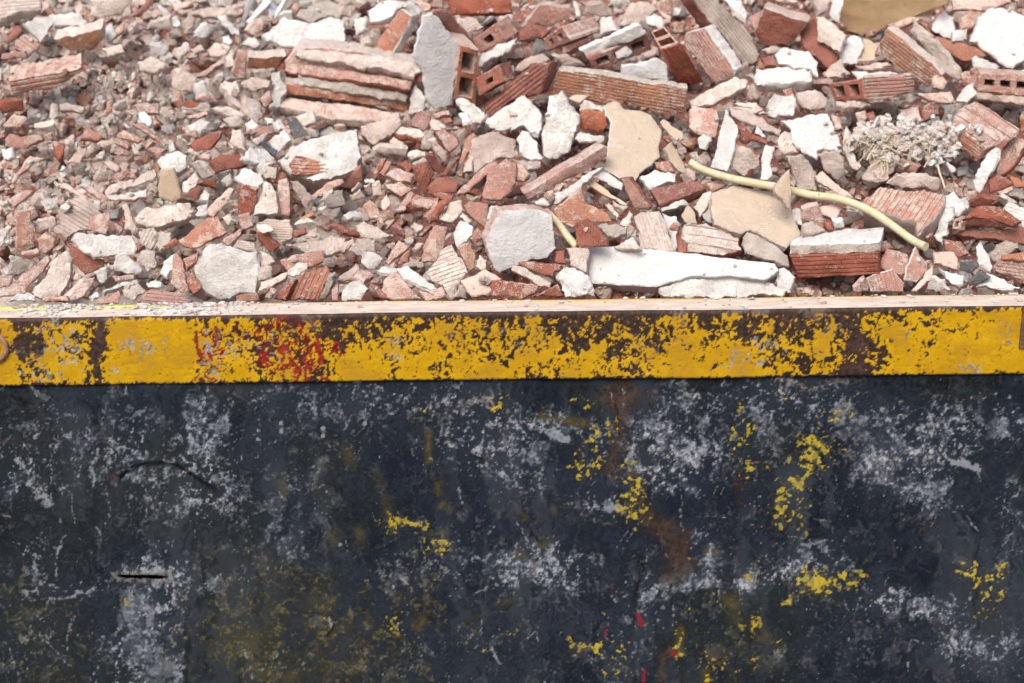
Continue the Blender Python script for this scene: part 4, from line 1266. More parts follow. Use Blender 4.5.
H('b6', [(540,560),(600,540),(680,640),(640,690),(560,690)], 'W', None, 40)
H('b5', [(25,60),(60,35),(200,50),(215,150),(190,220),(60,190),(30,150)], 'D', (0,30), 70, side='D', name='broken_brick', label='pink brick with dusty top right of the beige board', lm='the dusty pink block')
H('b5', [(85,230),(120,205),(170,240),(130,300),(95,280)], 'W', None, 40, lift=20)
H('b5', [(40,320),(80,315),(125,370),(110,390),(60,360)], 'C', None, 20)
H('b5', [(155,400),(200,220),(250,55),(265,90),(315,150),(300,320),(250,425)], 'P', (10,2), 20, lump=.8, lift=24, label='tall pointed white plaster shard standing right of the beige board', lm='the pointed white shard')
H('b5', [(270,35),(300,30),(450,100),(590,180),(570,205),(420,150),(275,85)], 'C', (0,14), 26, label='long narrow cream slab behind the pointed white shard', lm='the long narrow cream slab')
H('b5', [(330,170),(370,160),(420,210),(510,245),(500,265),(400,235),(360,265),(330,240)], 'R', (0,5), 30)
H('b5', [(420,190),(435,145),(490,225),(470,230)], 'W', None, 20)
H('b5', [(450,480),(470,320),(490,265),(540,280),(520,350),(520,430),(500,480)], 'P', (6,2), 24, lift=16, label='upright white plaster stick in the middle of the right half', lm='the upright white stick')
H('b5', [(255,410),(310,260),(460,320),(455,400),(360,450)], 'C', (0,-14), 60, side='R', lump=2)
H('b5', [(300,20),(440,10),(500,90),(440,80)], 'C', None, 40)
H('b5', [(575,125),(700,90),(860,70),(900,160),(940,270),(880,300),(800,300),(800,370),(720,320),(640,250),(640,180)], 'W', (4,10), 28, lump=1.6, lift=18, label='ragged white plaster sheet above the beige board with the flap', lm='the ragged white sheet')
H('b5', [(545,240),(600,190),(640,200),(640,270),(680,310),(600,320),(550,290)], 'C', (5,8), 40, ribs=(-.5,1,16))
H('b5', [(610,340),(700,330),(760,400),(790,440),(790,540),(680,530),(640,420)], 'C', (0,-10), 50, ribs=(.1,1,16), lump=1)
H('b5', [(945,300),(970,150),(1000,220),(1045,440),(1000,400)], 'W', (6,4), 25)
H('b5', [(780,455),(830,425),(1020,580),(960,575),(800,480)], 'D', (-6,14), 34, label='pink brick plank slanting down towards the conduit')
H('b5', [(800,330),(940,310),(980,440),(920,480),(830,410)], 'C', (0,-15), 50, lift=2)
H('b5', [(880,90),(920,90),(940,170),(900,180)], 'D')
H('b4', [(545,30),(600,0),(640,10),(670,50),(760,60),(830,90),(900,180),(870,280),(880,340),(830,390),(760,440),(740,480),(640,460),(540,410),(560,350),(575,180),(590,130),(550,80)], 'T', (-8,14), 24, side='W', label='broken beige painted board standing near the middle of the heap', lm='the beige board')
H('b4', [(520,430),(560,420),(650,500),(650,540),(500,460)], 'P', (0,6), 16, lift=4)
H('b4', [(440,500),(480,475),(690,630),(640,620)], 'T', (-2,6), 14, lift=8)
with thing('broken_brick', 'large red brick slab with white underside left of the beige board', 'the large red slab'):
    H('b4', [(65,562),(540,277),(570,282),(570,342),(480,412),(250,522),(90,602)], 'D', (-35,-32), 90, part='body', side='D', lump=.3, rough=.6, lift=26)
    H('b4', [(92,606),(300,540),(490,412),(545,402),(420,510),(280,612),(170,637)], 'W', (8,10), 40, part='plaster_coat', lift=5)
H('b4', [(20,240),(60,190),(100,190),(150,260),(185,360),(170,370),(90,350),(40,310)], 'W', (0,8), 40)
H('b4', [(0,350),(170,368),(180,400),(90,412),(30,380)], 'C', None, 30)
H('b4', [(-10,370),(50,360),(90,440),(60,480),(-10,480)], 'D')
H('b4', [(400,60),(560,80),(575,150),(540,190),(400,170)], 'Q', (0,-8), 50, lift=3)
H('b4', [(390,30),(430,5),(545,40),(540,75),(400,60)], 'G', (0,6), 40)
H('b4', [(370,230),(400,190),(540,215),(530,250),(400,250)], 'W', (0,10), 40)
H('b4', [(880,130),(900,115),(1010,190),(1020,230),(980,250)], 'T', (4,8), 18, side='W')
H('b4', [(900,290),(950,250),(1024,370),(1040,445),(990,420)], 'T', (-10,8), 24, side='W', label='narrow beige board strip right of the beige board', lm='the narrow beige strip')
H('b4', [(840,370),(930,355),(960,420),(900,430),(850,410)], 'D')
H('b4', [(760,460),(850,420),(980,440),(960,490),(820,540)], 'W', (0,12), 30, lump=3)
H('b4', [(640,470),(700,455),(830,640),(810,660),(720,660)], 'D', (20,-5), 45, side='R', label='red tile fragment at the foot of the beige board')
with thing('broken_brick', 'smooth red brick corner with white strip right of the beige board foot', 'the smooth red corner'):
    H('px', [(649,189),(685,180),(698,180),(706,187),(659,206)], 'R', (3,9), 18, part='body', lump=.2, rough=.4)
    H('px', [(657,207),(684,199),(690,203),(661,212)], 'W', (1,3), 7, part='plaster_coat', lift=3)
H('b5', [(130,500),(210,470),(260,500),(170,545)], 'D', None, 30)
H('b5', [(60,640),(110,560),(160,540),(160,600),(90,700)], 'C', None, 20)
H('c5', [(-10,90),(20,20),(60,60),(80,140),(10,130)], 'T', None, 15)
H('c5', [(100,90),(160,0),(170,140),(120,130)], 'W', None, 25)
with thing('broken_brick', 'big cream mortared brick with ribbed orange patch below the stepped brick', 'the big mortared brick'):
    H('px', [(277,160),(290,146),(342,128),(358,127),(361,157),(355,168),(340,177),(313,181),(290,173),(283,165)], 'W', (3,12), 40, lump=2.2, side='C', part='body')
    H('px', [(289,163),(295,155),(310,157),(331,166),(328,174),(310,176),(291,174)], 'Q', (0,2), 10, ribs=(1,.06,3.6), lift=5, part='ribbed_patch')
H('px', [(359,126),(399,112),(402,117),(391,135),(372,144),(361,133)], 'C', (2,9), 24, label='flat cream slab leaning on the big mortared brick', lm='the flat cream slab')
H('b3', [(305,200),(350,155),(450,165),(515,210),(470,225),(370,215)], 'C', (5,40), 60, side='Q')
H('b3', [(285,235),(310,220),(380,250),(360,285),(290,265)], 'D')
H('b3', [(190,310),(230,280),(400,290),(380,340),(260,350)], 'C')
H('b3', [(420,90),(470,55),(540,60),(530,130),(490,175),(410,150)], 'D', (0,14), 50, ribs=(.6,1,18))
H('b3', [(540,80),(640,60),(650,90),(560,110)], 'D')
H('b3', [(540,110),(620,140),(700,170),(640,190),(540,170)], 'C', (0,10), 40)
H('b3', [(590,110),(650,105),(670,130),(620,140)], 'Q', None, 20, lift=20)
H('b3', [(690,0),(760,10),(870,95),(830,140),(770,130)], 'W', (-5,10), 50, lump=1.6)
H('b3', [(690,80),(740,70),(770,140),(720,150)], 'W')
H('b3', [(555,190),(610,165),(690,230),(700,265),(640,315),(600,280)], 'D', (0,10), 50, side='R', label='pink-red brick trapezoid among the red shards', lm='the pink-red trapezoid')
H('b3', [(525,250),(560,245),(635,340),(630,390),(600,380)], 'D')
H('b3', [(510,330),(560,340),(600,400),(590,450),(550,430)], 'R')
H('b3', [(480,270),(500,215),(550,205),(570,240),(520,290)], 'G')
H('b3', [(595,450),(680,340),(700,350),(620,455)], 'R')
H('b3', [(670,440),(740,220),(780,190),(790,230),(730,330),(710,460)], 'B')
H('b3', [(730,380),(790,220),(900,170),(1045,240),(1045,330),(930,360),(760,450)], 'C', (4,12), 80, lump=2.6, label='large lumpy cream mortar block behind the pink slabs', lm='the lumpy cream block')
H('b3', [(850,130),(920,60),(1030,10),(1045,180),(960,170),(880,160)], 'W', (4,14), 60, lump=3)
H('b3', [(685,555),(860,375),(925,360),(930,390),(760,540),(690,570)], 'D', (5,14), 40, lift=26, label='long narrow pink slab slanting up right at the heap middle', lm='the long pink slab')
H('b3', [(830,565),(870,480),(880,400),(990,340),(1045,380),(1045,500),(960,600),(850,590)], 'D', (-3,12), 40, lift=20, label='broad smooth pink slab beside the large red slab', lm='the broad pink slab')
H('b3', [(500,530),(560,460),(640,455),(700,500),(680,550),(560,560),(520,570)], 'R', (0,10), 45)
H('b3', [(420,400),(500,370),(550,440),(500,570),(460,520)], 'R', (0,-5), 45, ribs=(-.35,1,16))
H('b3', [(420,380),(490,350),(510,365),(440,390)], 'G', None, 18)
H('b3', [(255,450),(320,400),(430,440),(420,500),(340,490)], 'D')
H('b3', [(255,500),(350,490),(410,530),(350,575),(270,530)], 'D')
H('b3', [(220,440),(270,360),(300,370),(250,460)], 'D', None, 24)
H('b3', [(185,440),(220,350),(260,350),(215,450)], 'R', None, 24)
H('b3', [(310,380),(370,355),(415,400),(390,430)], 'R')
H('b3', [(385,330),(450,285),(550,310),(510,340),(440,350),(410,370)], 'C')
H('b3', [(410,600),(440,565),(580,580),(580,650),(430,630)], 'R')
H('b3', [(545,560),(600,550),(680,570),(640,620)], 'R')
H('b3', [(20,470),(110,400),(130,480),(60,540),(0,530)], 'D', None, 40, lift=4)
H('b3', [(130,480),(180,465),(200,495),(140,500)], 'W', None, 16)
H('b3', [(130,520),(170,500),(180,560),(140,550)], 'D', None, 16)
H('b3', [(180,510),(220,490),(235,560),(190,570)], 'C', None, 20)
H('b3', [(60,550),(110,500),(130,520),(80,560)], 'C', None, 20)
H('b3', [(40,570),(110,540),(140,590),(60,610)], 'C', None, 30)
H('b3', [(230,600),(270,550),(290,620),(250,660)], 'D', None, 25)
H('b3', [(720,430),(760,320),(790,350),(780,420)], 'D', None, 30)
H('b3', [(760,550),(790,520),(830,540),(810,580)], 'R')
H('b2', [(90,150),(170,105),(240,130),(180,190),(110,180)], 'W', (4,10), 30)
H('b2', [(95,270),(180,210),(310,185),(300,220),(230,300),(150,300)], 'R', (4,8), 50)
H('b2', [(230,365),(290,320),(410,320),(430,355),(460,385),(360,400),(270,430)], 'R', (-10,20), 50, label='red brick fragment with a step right of the white ball', lm='the stepped red fragment')
H('b2', [(430,350),(480,280),(560,290),(620,350),(610,370),(500,380)], 'W', None, 50, lump=2)
H('b2', [(520,390),(560,350),(620,390),(600,440),(550,450)], 'W')
H('b2', [(375,470),(440,410),(540,440),(550,480),(520,520),(440,525)], 'W', (0,14), 30, lift=16, label='white cap resting on a ribbed red brick piece', lm='the white cap')
H('b2', [(390,510),(530,525),(500,640),(480,700),(400,690)], 'R', (10,-8), 40, ribs=(1,.45,12), label='diagonally ribbed red brick piece under a white cap')
H('b2', [(500,640),(560,480),(620,520),(640,650),(640,690),(500,690)], 'C', (8,4), 40, label='pointed cream mortar wedge right of the white cap')
H('b2', [(630,480),(690,460),(710,500),(700,690),(650,690)], 'D', (8,2), 30)
H('b2', [(720,490),(790,500),(860,600),(820,660),(760,580)], 'C')
H('b2', [(830,580),(940,490),(1024,470),(1045,490),(900,570),(840,600)], 'D', (0,10), 30, lift=16)
H('b2', [(190,690),(240,620),(350,520),(385,530),(330,620),(250,700)], 'D', (0,12), 40)
H('b2', [(575,250),(690,175),(715,240),(640,300)], 'W', (0,10), 40)
H('b2', [(500,240),(580,180),(600,200),(520,260)], 'C', None, 24)
H('b2', [(480,190),(530,150),(640,190),(600,210),(510,215)], 'D', (0,10), 30, ribs=(1,.35,16))
H('b2', [(540,265),(565,250),(640,300),(620,345)], 'black', (0,6), 20, label='small dark plastic scrap left of the big mortared brick')
H('b2', [(550,100),(600,95),(625,130),(570,150)], 'W')
H('b2', [(610,130),(660,115),(685,160),(650,180)], 'W')
H('b2', [(690,110),(740,100),(830,210),(740,230)], 'S', (0,8), 30, label='grey slate piece in the shade under the stepped brick')
H('b2', [(720,90),(840,60),(860,120),(800,140)], 'C', None, 50)
H('b2', [(445,130),(480,115),(520,150),(480,170)], 'W')
H('b2', [(70,550),(65,500),(150,410),(170,480),(100,545)], 'C')
H('b2', [(120,380),(180,360),(230,380),(255,450),(190,465)], 'G')
H('b2', [(165,500),(190,475),(270,475),(280,520)], 'R')
H('b2', [(70,570),(140,520),(180,540),(150,600)], 'R')
H('b2', [(160,600),(200,530),(255,560),(230,610)], 'W')
H('b2', [(160,340),(180,310),(235,320),(230,355)], 'D')
H('b2', [(310,120),(420,100),(440,150),(350,170)], 'C', None, 40)
H('b2', [(240,50),(330,30),(440,80),(420,100),(330,95)], 'C', (0,8), 40)
H('b2', [(440,10),(540,0),(555,90),(520,130),(450,80)], 'C', None, 50)
H('b2', [(50,50),(210,30),(230,60),(100,70)], 'G', None, 24)
H('b2', [(90,90),(210,65),(220,90),(110,110)], 'R', None, 24)
H('b2', [(150,640),(220,620),(210,690),(140,690)], 'W', None, 40)
H('b2', [(900,600),(960,540),(1040,530),(1040,630),(940,650)], 'G', None, 50)
H('b2', [(850,600),(930,560),(960,570),(880,640)], 'black', (0,4), 14, label='dark plastic sliver beside the grey mortar under the pink shard')
H('b2', [(570,460),(640,430),(700,440),(690,480),(610,490)], 'Q', None, 40)
H('b2', [(300,480),(350,430),(380,480),(330,520)], 'G')
H('b2', [(370,180),(430,170),(440,310),(400,290),(350,250)], 'C', None, 40)
H('px', [(157,160),(165,152),(178,150),(186,155),(188,166),(178,173),(161,169)], 'W', (1,4), 22, label='round white lump sitting on a beige board scrap at left', lm='the white ball')
H('px', [(160,170),(173,168),(178,185),(181,198),(172,204),(159,198),(157,190)], 'T', (2,-2), 6, label='small beige board scrap under the round white lump', lm='the beige scrap')
H('b1', [(620,545),(660,500),(800,470),(930,400),(940,460),(800,520),(640,560)], 'C', (0,14), 30, label='flat cream slab left of the beige board scrap', lm='the flat cream strip')
H('b1', [(55,490),(180,330),(270,350),(210,370),(80,500)], 'D', (0,10), 40)
H('b1', [(315,250),(340,240),(390,260),(380,340),(350,345)], 'R')
H('b1', [(390,260),(440,240),(450,310),(400,330)], 'C')
H('b1', [(480,230),(520,150),(610,210),(590,235)], 'D')
H('b1', [(700,210),(740,175),(850,235),(830,255),(710,225)], 'D', (0,8), 30)
H('b1', [(800,150),(840,135),(1000,260),(980,280),(930,240)], 'D', (0,8), 30)
H('b1', [(830,130),(820,70),(850,60),(900,110),(880,150)], 'W')
H('b1', [(670,250),(700,235),(775,260),(760,290)], 'D')
H('b1', [(880,290),(920,275),(1010,295),(950,345)], 'D')
H('b1', [(800,20),(960,20),(960,90),(830,80)], 'D', (0,12), 40)
H('b1', [(15,150),(80,85),(160,100),(120,160),(30,165)], 'D', (0,8), 40)
H('b1', [(300,100),(320,20),(355,20),(350,90),(325,112)], 'G')
H('b1', [(355,20),(400,15),(510,40),(500,65),(360,60)], 'C')
H('b1', [(570,60),(580,0),(630,10),(620,70)], 'G')
H('b1', [(640,80),(640,20),(670,10),(675,70)], 'R', None, 20)
H('b1', [(680,30),(750,0),(780,50),(730,80),(690,70)], 'G')
H('b1', [(640,570),(760,550),(890,530),(880,580),(800,600),(650,600)], 'W', (0,12), 30, side='D')
H('b1', [(340,500),(400,500),(540,590),(500,600)], 'D', (0,6), 30)
H('b1', [(480,515),(560,520),(640,580),(600,590)], 'D', (0,6), 30)
H('b1', [(560,480),(600,410),(655,440),(640,490),(580,500)], 'C')
H('b1', [(600,370),(650,360),(710,400),(690,425)], 'C')
H('b1', [(680,440),(760,410),(780,440),(720,485)], 'D')
H('b1', [(410,370),(450,310),(500,330),(480,370)], 'D', (0,6), 30, ribs=(1,.3,14))
H('b1', [(250,600),(330,590),(350,640),(280,660)], 'W', None, 24)
H('b1', [(40,600),(150,530),(200,540),(80,640)], 'D', None, 30)
H('b1', [(570,330),(620,310),(620,360),(570,360)], 'C')
H('b1', [(210,170),(330,140),(340,190),(260,200)], 'C')
H('b1', [(0,290),(60,285),(75,340),(20,360)], 'W')
H('b1', [(720,150),(750,120),(790,170),(770,180)], 'W', None, 20)
H('b1', [(780,270),(800,260),(830,320),(810,320)], 'G', None, 14)
H('b1', [(930,380),(960,350),(1000,340),(990,400),(950,420)], 'B')
# ---- row c: the foot of the heap, against the rim
H('c1', [(310,180),(350,140),(335,60),(400,0),(480,-30),(600,60),(740,170),(720,200),(640,110),(560,180),(440,190),(400,240)], 'C', (-4,10), 24, ribs=(1,.62,25), side='D', name='broken_brick', label='broad tan ribbed tile at left above the white slab', lm='the tan ribbed tile')
H('c1', [(525,130),(560,90),(655,70),(660,110),(630,200),(545,185)], 'D', (8,4), 30, lift=22)
H('c1', [(415,240),(460,190),(540,200),(800,205),(830,290),(800,320),(680,330),(560,350),(480,290)], 'W', (0,14), 40, lump=2.0, side='C', lift=22, label='ragged white mortar slab lying over a red triangle at left', lm='the ragged white slab')
H('c1', [(395,250),(440,280),(560,350),(625,360),(620,400),(510,450),(440,380)], 'R', (0,-6), 30, label='red triangular brick shard under the ragged white slab', lm='the red triangle')
H('c1', [(735,30),(760,20),(815,160),(810,185),(750,170)], 'C', (6,6), 30)
H('c1', [(830,190),(920,165),(940,210),(900,300),(840,250)], 'C', (8,8), 40, ribs=(.5,-1,20))
H('c1', [(930,270),(950,170),(1030,200),(1010,270),(960,310)], 'G')
H('c1', [(820,360),(850,290),(930,310),(940,390),(890,425)], 'G', (0,8), 50, lump=2)
H('c1', [(670,430),(690,330),(760,325),(850,420),(820,445)], 'W', (0,-8), 40)
H('c1', [(660,450),(810,445),(800,470),(690,490)], 'R', (0,4), 30)
H('c1', [(560,440),(630,410),(635,480),(600,515)], 'W')
H('c1', [(600,540),(700,490),(820,475),(830,500),(720,520),(620,570)], 'W')
H('c1', [(720,540),(740,510),(830,505),(880,550),(800,600),(735,580)], 'G', (0,5), 50, lump=2)
H('c1', [(540,570),(590,540),(600,580),(560,600)], 'W')
H('c1', [(590,620),(715,545),(715,620)], 'D', (0,4), 20)
H('c1', [(385,570),(490,470),(570,460),(570,490),(500,590),(410,600)], 'D', (0,6), 40, label='pink brick slab slanting up from the rim below the red triangle')
H('c1', [(175,560),(260,460),(300,360),(400,300),(435,340),(430,430),(360,570),(240,600)], 'C', (10,8), 60, lump=2, label='big rough mortar slab leaning on the rim at left', lm='the big rough mortar slab')
H('c1', [(75,490),(230,370),(290,320),(300,360),(260,430),(160,520)], 'D', (0,10), 40, lift=20, label='pink brick plank leaning on the big rough mortar slab', lm='the pink plank')
H('c1', [(-30,550),(150,515),(150,555),(-30,590)], 'D', (0,5), 30)
H('c1', [(50,605),(110,560),(215,565),(225,610)], 'W', (0,5), 30)
H('c1', [(-30,440),(80,450),(60,520),(-30,530)], 'D', (0,6), 40, ribs=(1,.1,16))
H('c1', [(90,70),(180,60),(210,200),(205,270),(95,295)], 'D', (-5,-4), 30, label='upright smooth brown-pink brick face near the left edge', lm='the upright brown-pink face')
H('c1', [(220,240),(270,200),(325,240),(320,290),(270,330),(230,310)], 'D')
H('c1', [(195,130),(330,110),(340,150),(210,200)], 'C', (0,-10), 40, lift=2)
H('c1', [(-20,180),(70,140),(80,170),(0,290),(-20,280)], 'C')
H('c1', [(140,340),(240,310),(250,340),(180,370)], 'D')
H('c1', [(50,420),(100,350),(165,400),(110,440)], 'G')
H('c1', [(245,605),(260,580),(390,575),(400,605)], 'R')
H('c1', [(290,360),(330,310),(350,310),(310,380)], 'G', None, 20)
H('c1', [(630,420),(650,370),(690,400),(660,440)], 'C')
H('c1', [(430,470),(450,430),(480,440),(460,480)], 'D', None, 20)
H('c1', [(960,440),(980,370),(1040,330),(1040,420),(1000,470)], 'W', None, 40)
H('c1', [(870,490),(940,455),(980,500),(950,520),(880,520)], 'W', None, 30)
H('px', [(132,216),(145,206),(190,202),(193,214),(186,222),(160,226),(135,222)], 'C', (0,5), 20, label='thick cream mortar slab right of the tan ribbed tile', lm='the thick cream slab')
H('c2', [(40,240),(230,100),(280,95),(330,190),(290,220),(150,290),(60,270)], 'Q', (4,12), 28, side='R', lump=.5, label='flat orange-pink brick slab above the round white block', lm='the orange-pink slab')
H('c2', [(-30,270),(30,225),(50,265),(-10,290)], 'Q')
H('c2', [(135,430),(150,370),(220,270),(300,265),(420,300),(520,310),(525,400),(510,560),(400,570),(260,610),(190,540),(150,490)], 'W', (6,-4), 50, lump=1.6, label='large rounded white plaster block standing on the rim at left', lm='the round white block')
H('c2', [(380,575),(430,555),(520,560),(540,605),(390,610)], 'B', (0,6), 30, ribs=(-.3,1,11), lift=9)
H('c2', [(290,250),(420,165),(420,210),(340,280)], 'D', (4,6), 30, ribs=(1,-.5,14))
H('c2', [(360,290),(400,240),(500,260),(520,310)], 'C', (0,8), 30, ribs=(1,.05,13))
H('c2', [(510,130),(560,110),(720,110),(735,240),(680,260),(570,210),(520,190)], 'C', (2,12), 40, ribs=(1,.05,15), label='cream half brick with ribbed end above the round white block', lm='the cream half brick')
H('c2', [(515,140),(590,150),(610,180),(560,200),(515,175)], 'W', None, 24, lift=22)
H('c2', [(690,265),(850,240),(960,215),(1045,230),(1045,310),(900,330),(780,300)], 'C', (-5,14), 40, lump=2)
H('c2', [(650,360),(760,320),(910,300),(920,360),(850,400),(700,430)], 'D', (-2,12), 40, label='pink brick slab above the orange ribbed tile by the rim')
H('c2', [(685,450),(760,380),(825,370),(825,410),(740,470)], 'G', (2,6), 24, lift=16)
H('c2', [(690,600),(770,450),(840,420),(930,390),(960,440),(880,600)], 'Q', (10,2), 34, ribs=(-.45,1,30), label='orange ribbed tile fragment standing on the rim', lm='the orange ribbed tile')
H('c2', [(885,590),(950,450),(985,440),(950,560),(920,600)], 'G')
H('c2', [(960,590),(970,470),(1000,460),(1000,590)], 'D')
H('c2', [(510,560),(540,490),(690,430),(680,470),(570,530)], 'D')
H('c2', [(600,590),(700,480),(740,470),(680,600)], 'R')
H('c2', [(530,400),(610,390),(610,450),(540,470)], 'C')
H('c2', [(535,300),(590,310),(630,370),(540,400)], 'C')
H('c2', [(560,590),(590,540),(620,560),(600,600)], 'D')
H('c2', [(10,330),(40,305),(70,370),(100,540),(60,560),(0,500)], 'D', (4,4), 30)
H('c2', [(80,350),(170,300),(150,370),(100,410)], 'R')
H('c2', [(90,470),(120,440),(180,520),(130,570)], 'R')
H('c2', [(500,200),(560,200),(650,280),(610,320),(520,260)], 'R', None, 40, lift=3)
H('c2', [(300,100),(340,70),(365,120),(330,150)], 'C')
H('c2', [(400,90),(470,70),(500,160),(430,170)], 'D', None, 40)
H('c2', [(740,150),(850,120),(880,150),(780,180)], 'G', None, 30)
H('c2', [(740,180),(810,160),(820,200),(750,220)], 'R')
H('c2', [(770,110),(850,60),(860,90),(800,125)], 'Q')
H('c2', [(885,60),(930,40),(985,100),(970,130),(910,100)], 'C', None, 30)
H('c2', [(930,170),(960,145),(1040,170),(1040,200)], 'R')
H('c2', [(800,230),(830,180),(875,165),(870,210)], 'C', None, 24)
H('px', [(137,302),(145,292),(152,288),(175,292),(193,300),(190,303)], 'D', (0,3), 9, ribs=(1,.1,3.6), label='pink finely ribbed tile lying against the rim at left')
H('c3', [(125,30),(170,0),(215,50),(245,140),(160,100)], 'D', (4,8), 40, ribs=(.55,1,18))
H('b3', [(320,660),(410,540),(435,560),(370,660)], 'D', None, 24)
H('c3', [(575,120),(640,30),(680,0),(715,0),(710,80),(660,140)], 'C', (5,6), 40, label='cream pointed mortar chunk above the pink and white ribbed tile')
H('c3', [(720,30),(760,0),(880,20),(880,130),(920,150),(900,190),(840,160),(740,80)], 'D', (-4,8), 40, side='R')
H('c3', [(880,110),(890,40),(940,30),(975,60),(960,110),(900,130)], 'W', None, 40, lump=2)
H('c3', [(490,100),(560,30),(580,40),(530,120)], 'D')
H('c3', [(530,130),(600,30),(630,20),(570,140)], 'R')
H('c3', [(445,200),(530,135),(540,155),(460,215)], 'R')
H('c3', [(80,150),(130,130),(230,170),(320,215),(260,230),(130,220),(90,180)], 'C', (0,8), 40)
H('c3', [(15,85),(40,60),(110,65),(130,100),(40,110)], 'W')
H('c3', [(0,170),(50,165),(110,200),(110,220),(0,205)], 'R')
H('c3', [(30,310),(90,230),(200,240),(210,320),(100,345)], 'G', (0,-6), 50)
H('c3', [(105,370),(130,310),(190,295),(245,350),(220,400),(150,415)], 'W', (0,6), 50, lump=2.4, label='round knobbly white stone among pink shards', lm='the knobbly white stone')
H('c3', [(250,370),(340,240),(400,280),(360,320),(280,390)], 'D', (6,4), 40)
H('c3', [(300,150),(330,130),(390,185),(370,210)], 'R')
H('c3', [(395,160),(430,125),(475,155),(440,190)], 'C')
H('c3', [(480,370),(500,250),(560,150),(640,160),(620,260),(570,370)], 'D', (-6,4), 40, label='flat dusty pink brick face above the white ribbed tile', lm='the flat dusty pink face')
H('c3', [(660,200),(710,120),(790,160),(785,210),(690,290)], 'P', (4,4), 30, label='pale bluish plaster flake right of the flat dusty pink face')
H('c3', [(490,430),(570,370),(600,290),(650,270),(750,430),(700,500),(640,590),(600,520),(540,490)], 'C', (10,4), 34, ribs=(1,-.36,24), side='W', lift=20, label='white and pink ribbed tile leaning towards the rim', lm='the white ribbed tile')
H('c3', [(690,285),(760,250),(800,330),(800,400),(760,440)], 'B', (-8,4), 34)
H('c3', [(800,400),(820,330),(860,360),(840,420)], 'C', None, 26)
H('px', [(484,241),(499,213),(514,209),(540,209),(553,213),(555,240),(556,248),(548,258),(530,261),(513,268),(500,275),(492,268),(489,255)], 'P', (-5,-6), 22, lump=.7, side='D', label='pale speckled plaster slab with pink top left of the big white block', lm='the pale speckled slab')
H('px', [(486,240),(499,213),(514,208),(538,209),(520,220),(500,228)], 'D', (0,4), 8, lift=22, lump=1.4)
H('c3', [(715,480),(860,420),(960,470),(880,560),(780,580),(750,550)], 'D', (0,10), 40, lump=.4)
H('c3', [(880,480),(1100,495),(1180,510),(1160,560),(1090,590),(890,578)], 'R', (0,-5), 40, label='red brick lying along the rim left of the fuzzy white lump', lm='the red brick on the rim')
H('c3', [(230,550),(260,460),(330,425),(380,490),(480,592),(370,594),(280,595)], 'D', (2,5), 34, label='smooth pink brick piece standing on the rim', lm='the smooth pink piece')
H('c3', [(190,425),(250,400),(400,400),(500,470),(570,530),(540,540),(420,490),(280,440)], 'W', (0,10), 24, lift=14, label='thin white plaster shard lying over the smooth pink piece', lm='the thin white shard')
H('c3', [(0,540),(30,500),(110,475),(160,530),(110,590),(0,600)], 'W', (0,6), 44, lump=1.8)
H('c3', [(-40,480),(20,420),(80,380),(95,410),(40,470)], 'C', None, 40)
H('c3', [(155,490),(200,500),(280,590),(220,580)], 'R')
H('c3', [(45,460),(110,410),(200,440),(130,490)], 'D')
H('c3', [(450,540),(520,550),(600,520),(630,580),(500,592)], 'D', (0,5), 24, ribs=(1,-.15,16))
H('c3', [(620,560),(720,470),(690,560),(660,592)], 'G')
H('c3', [(670,582),(700,530),(745,550),(745,590)], 'C')
H('c3', [(330,390),(350,340),(400,310),(390,380)], 'D')
H('c3', [(420,290),(460,250),(490,260),(450,300)], 'C')
H('c3', [(0,250),(70,220),(85,260),(20,310),(0,320)], 'C', None, 40)
H('c3', [(700,110),(720,70),(770,110),(750,140)], 'G')
H('c3', [(780,230),(820,170),(860,190),(850,230),(800,260)], 'R')
H('c4', [(235,60),(290,20),(410,-70),(435,20),(560,80),(590,130),(490,140),(380,150),(360,170),(260,120)], 'Q', (0,-10), 40, label='orange brick slab in the shade below the large red slab', lm='the shaded orange slab')
H('c4', [(370,170),(440,100),(570,230),(570,280),(370,276)], 'R', (6,3), 24, ribs=(0,1,16), lift=22, label='red finely ribbed triangle standing behind the big white block', lm='the ribbed red triangle')
H('c4', [(490,150),(540,135),(680,160),(680,200),(600,225),(540,190)], 'G', (0,10), 40)
H('c4', [(640,140),(700,50),(720,80),(690,150)], 'C', None, 24)
H('c4', [(550,30),(570,10),(650,100),(620,130)], 'C', None, 24)
H('c4', [(600,5),(690,40),(660,60),(600,30)], 'C', None, 24)
H('c4', [(650,230),(700,150),(715,170),(690,230)], 'G', None, 18)
H('c4', [(715,90),(760,70),(820,60),(880,75),(970,300),(870,300),(760,290)], 'C', (6,4), 24, ribs=(.36,1,46), side='W', lift=14, label='cream grooved board scrap behind the big white block', lm='the grooved board scrap')
H('c4', [(885,78),(980,100),(990,140),(972,300)], 'P', (4,2), 16, lift=8)
H('c4', [(605,280),(720,210),(760,290),(620,288)], 'C')
H('c4', [(930,170),(960,140),(1010,150),(1000,190),(950,195)], 'D')
H('c4', [(980,240),(1000,180),(1040,170),(1040,300),(985,300)], 'R')
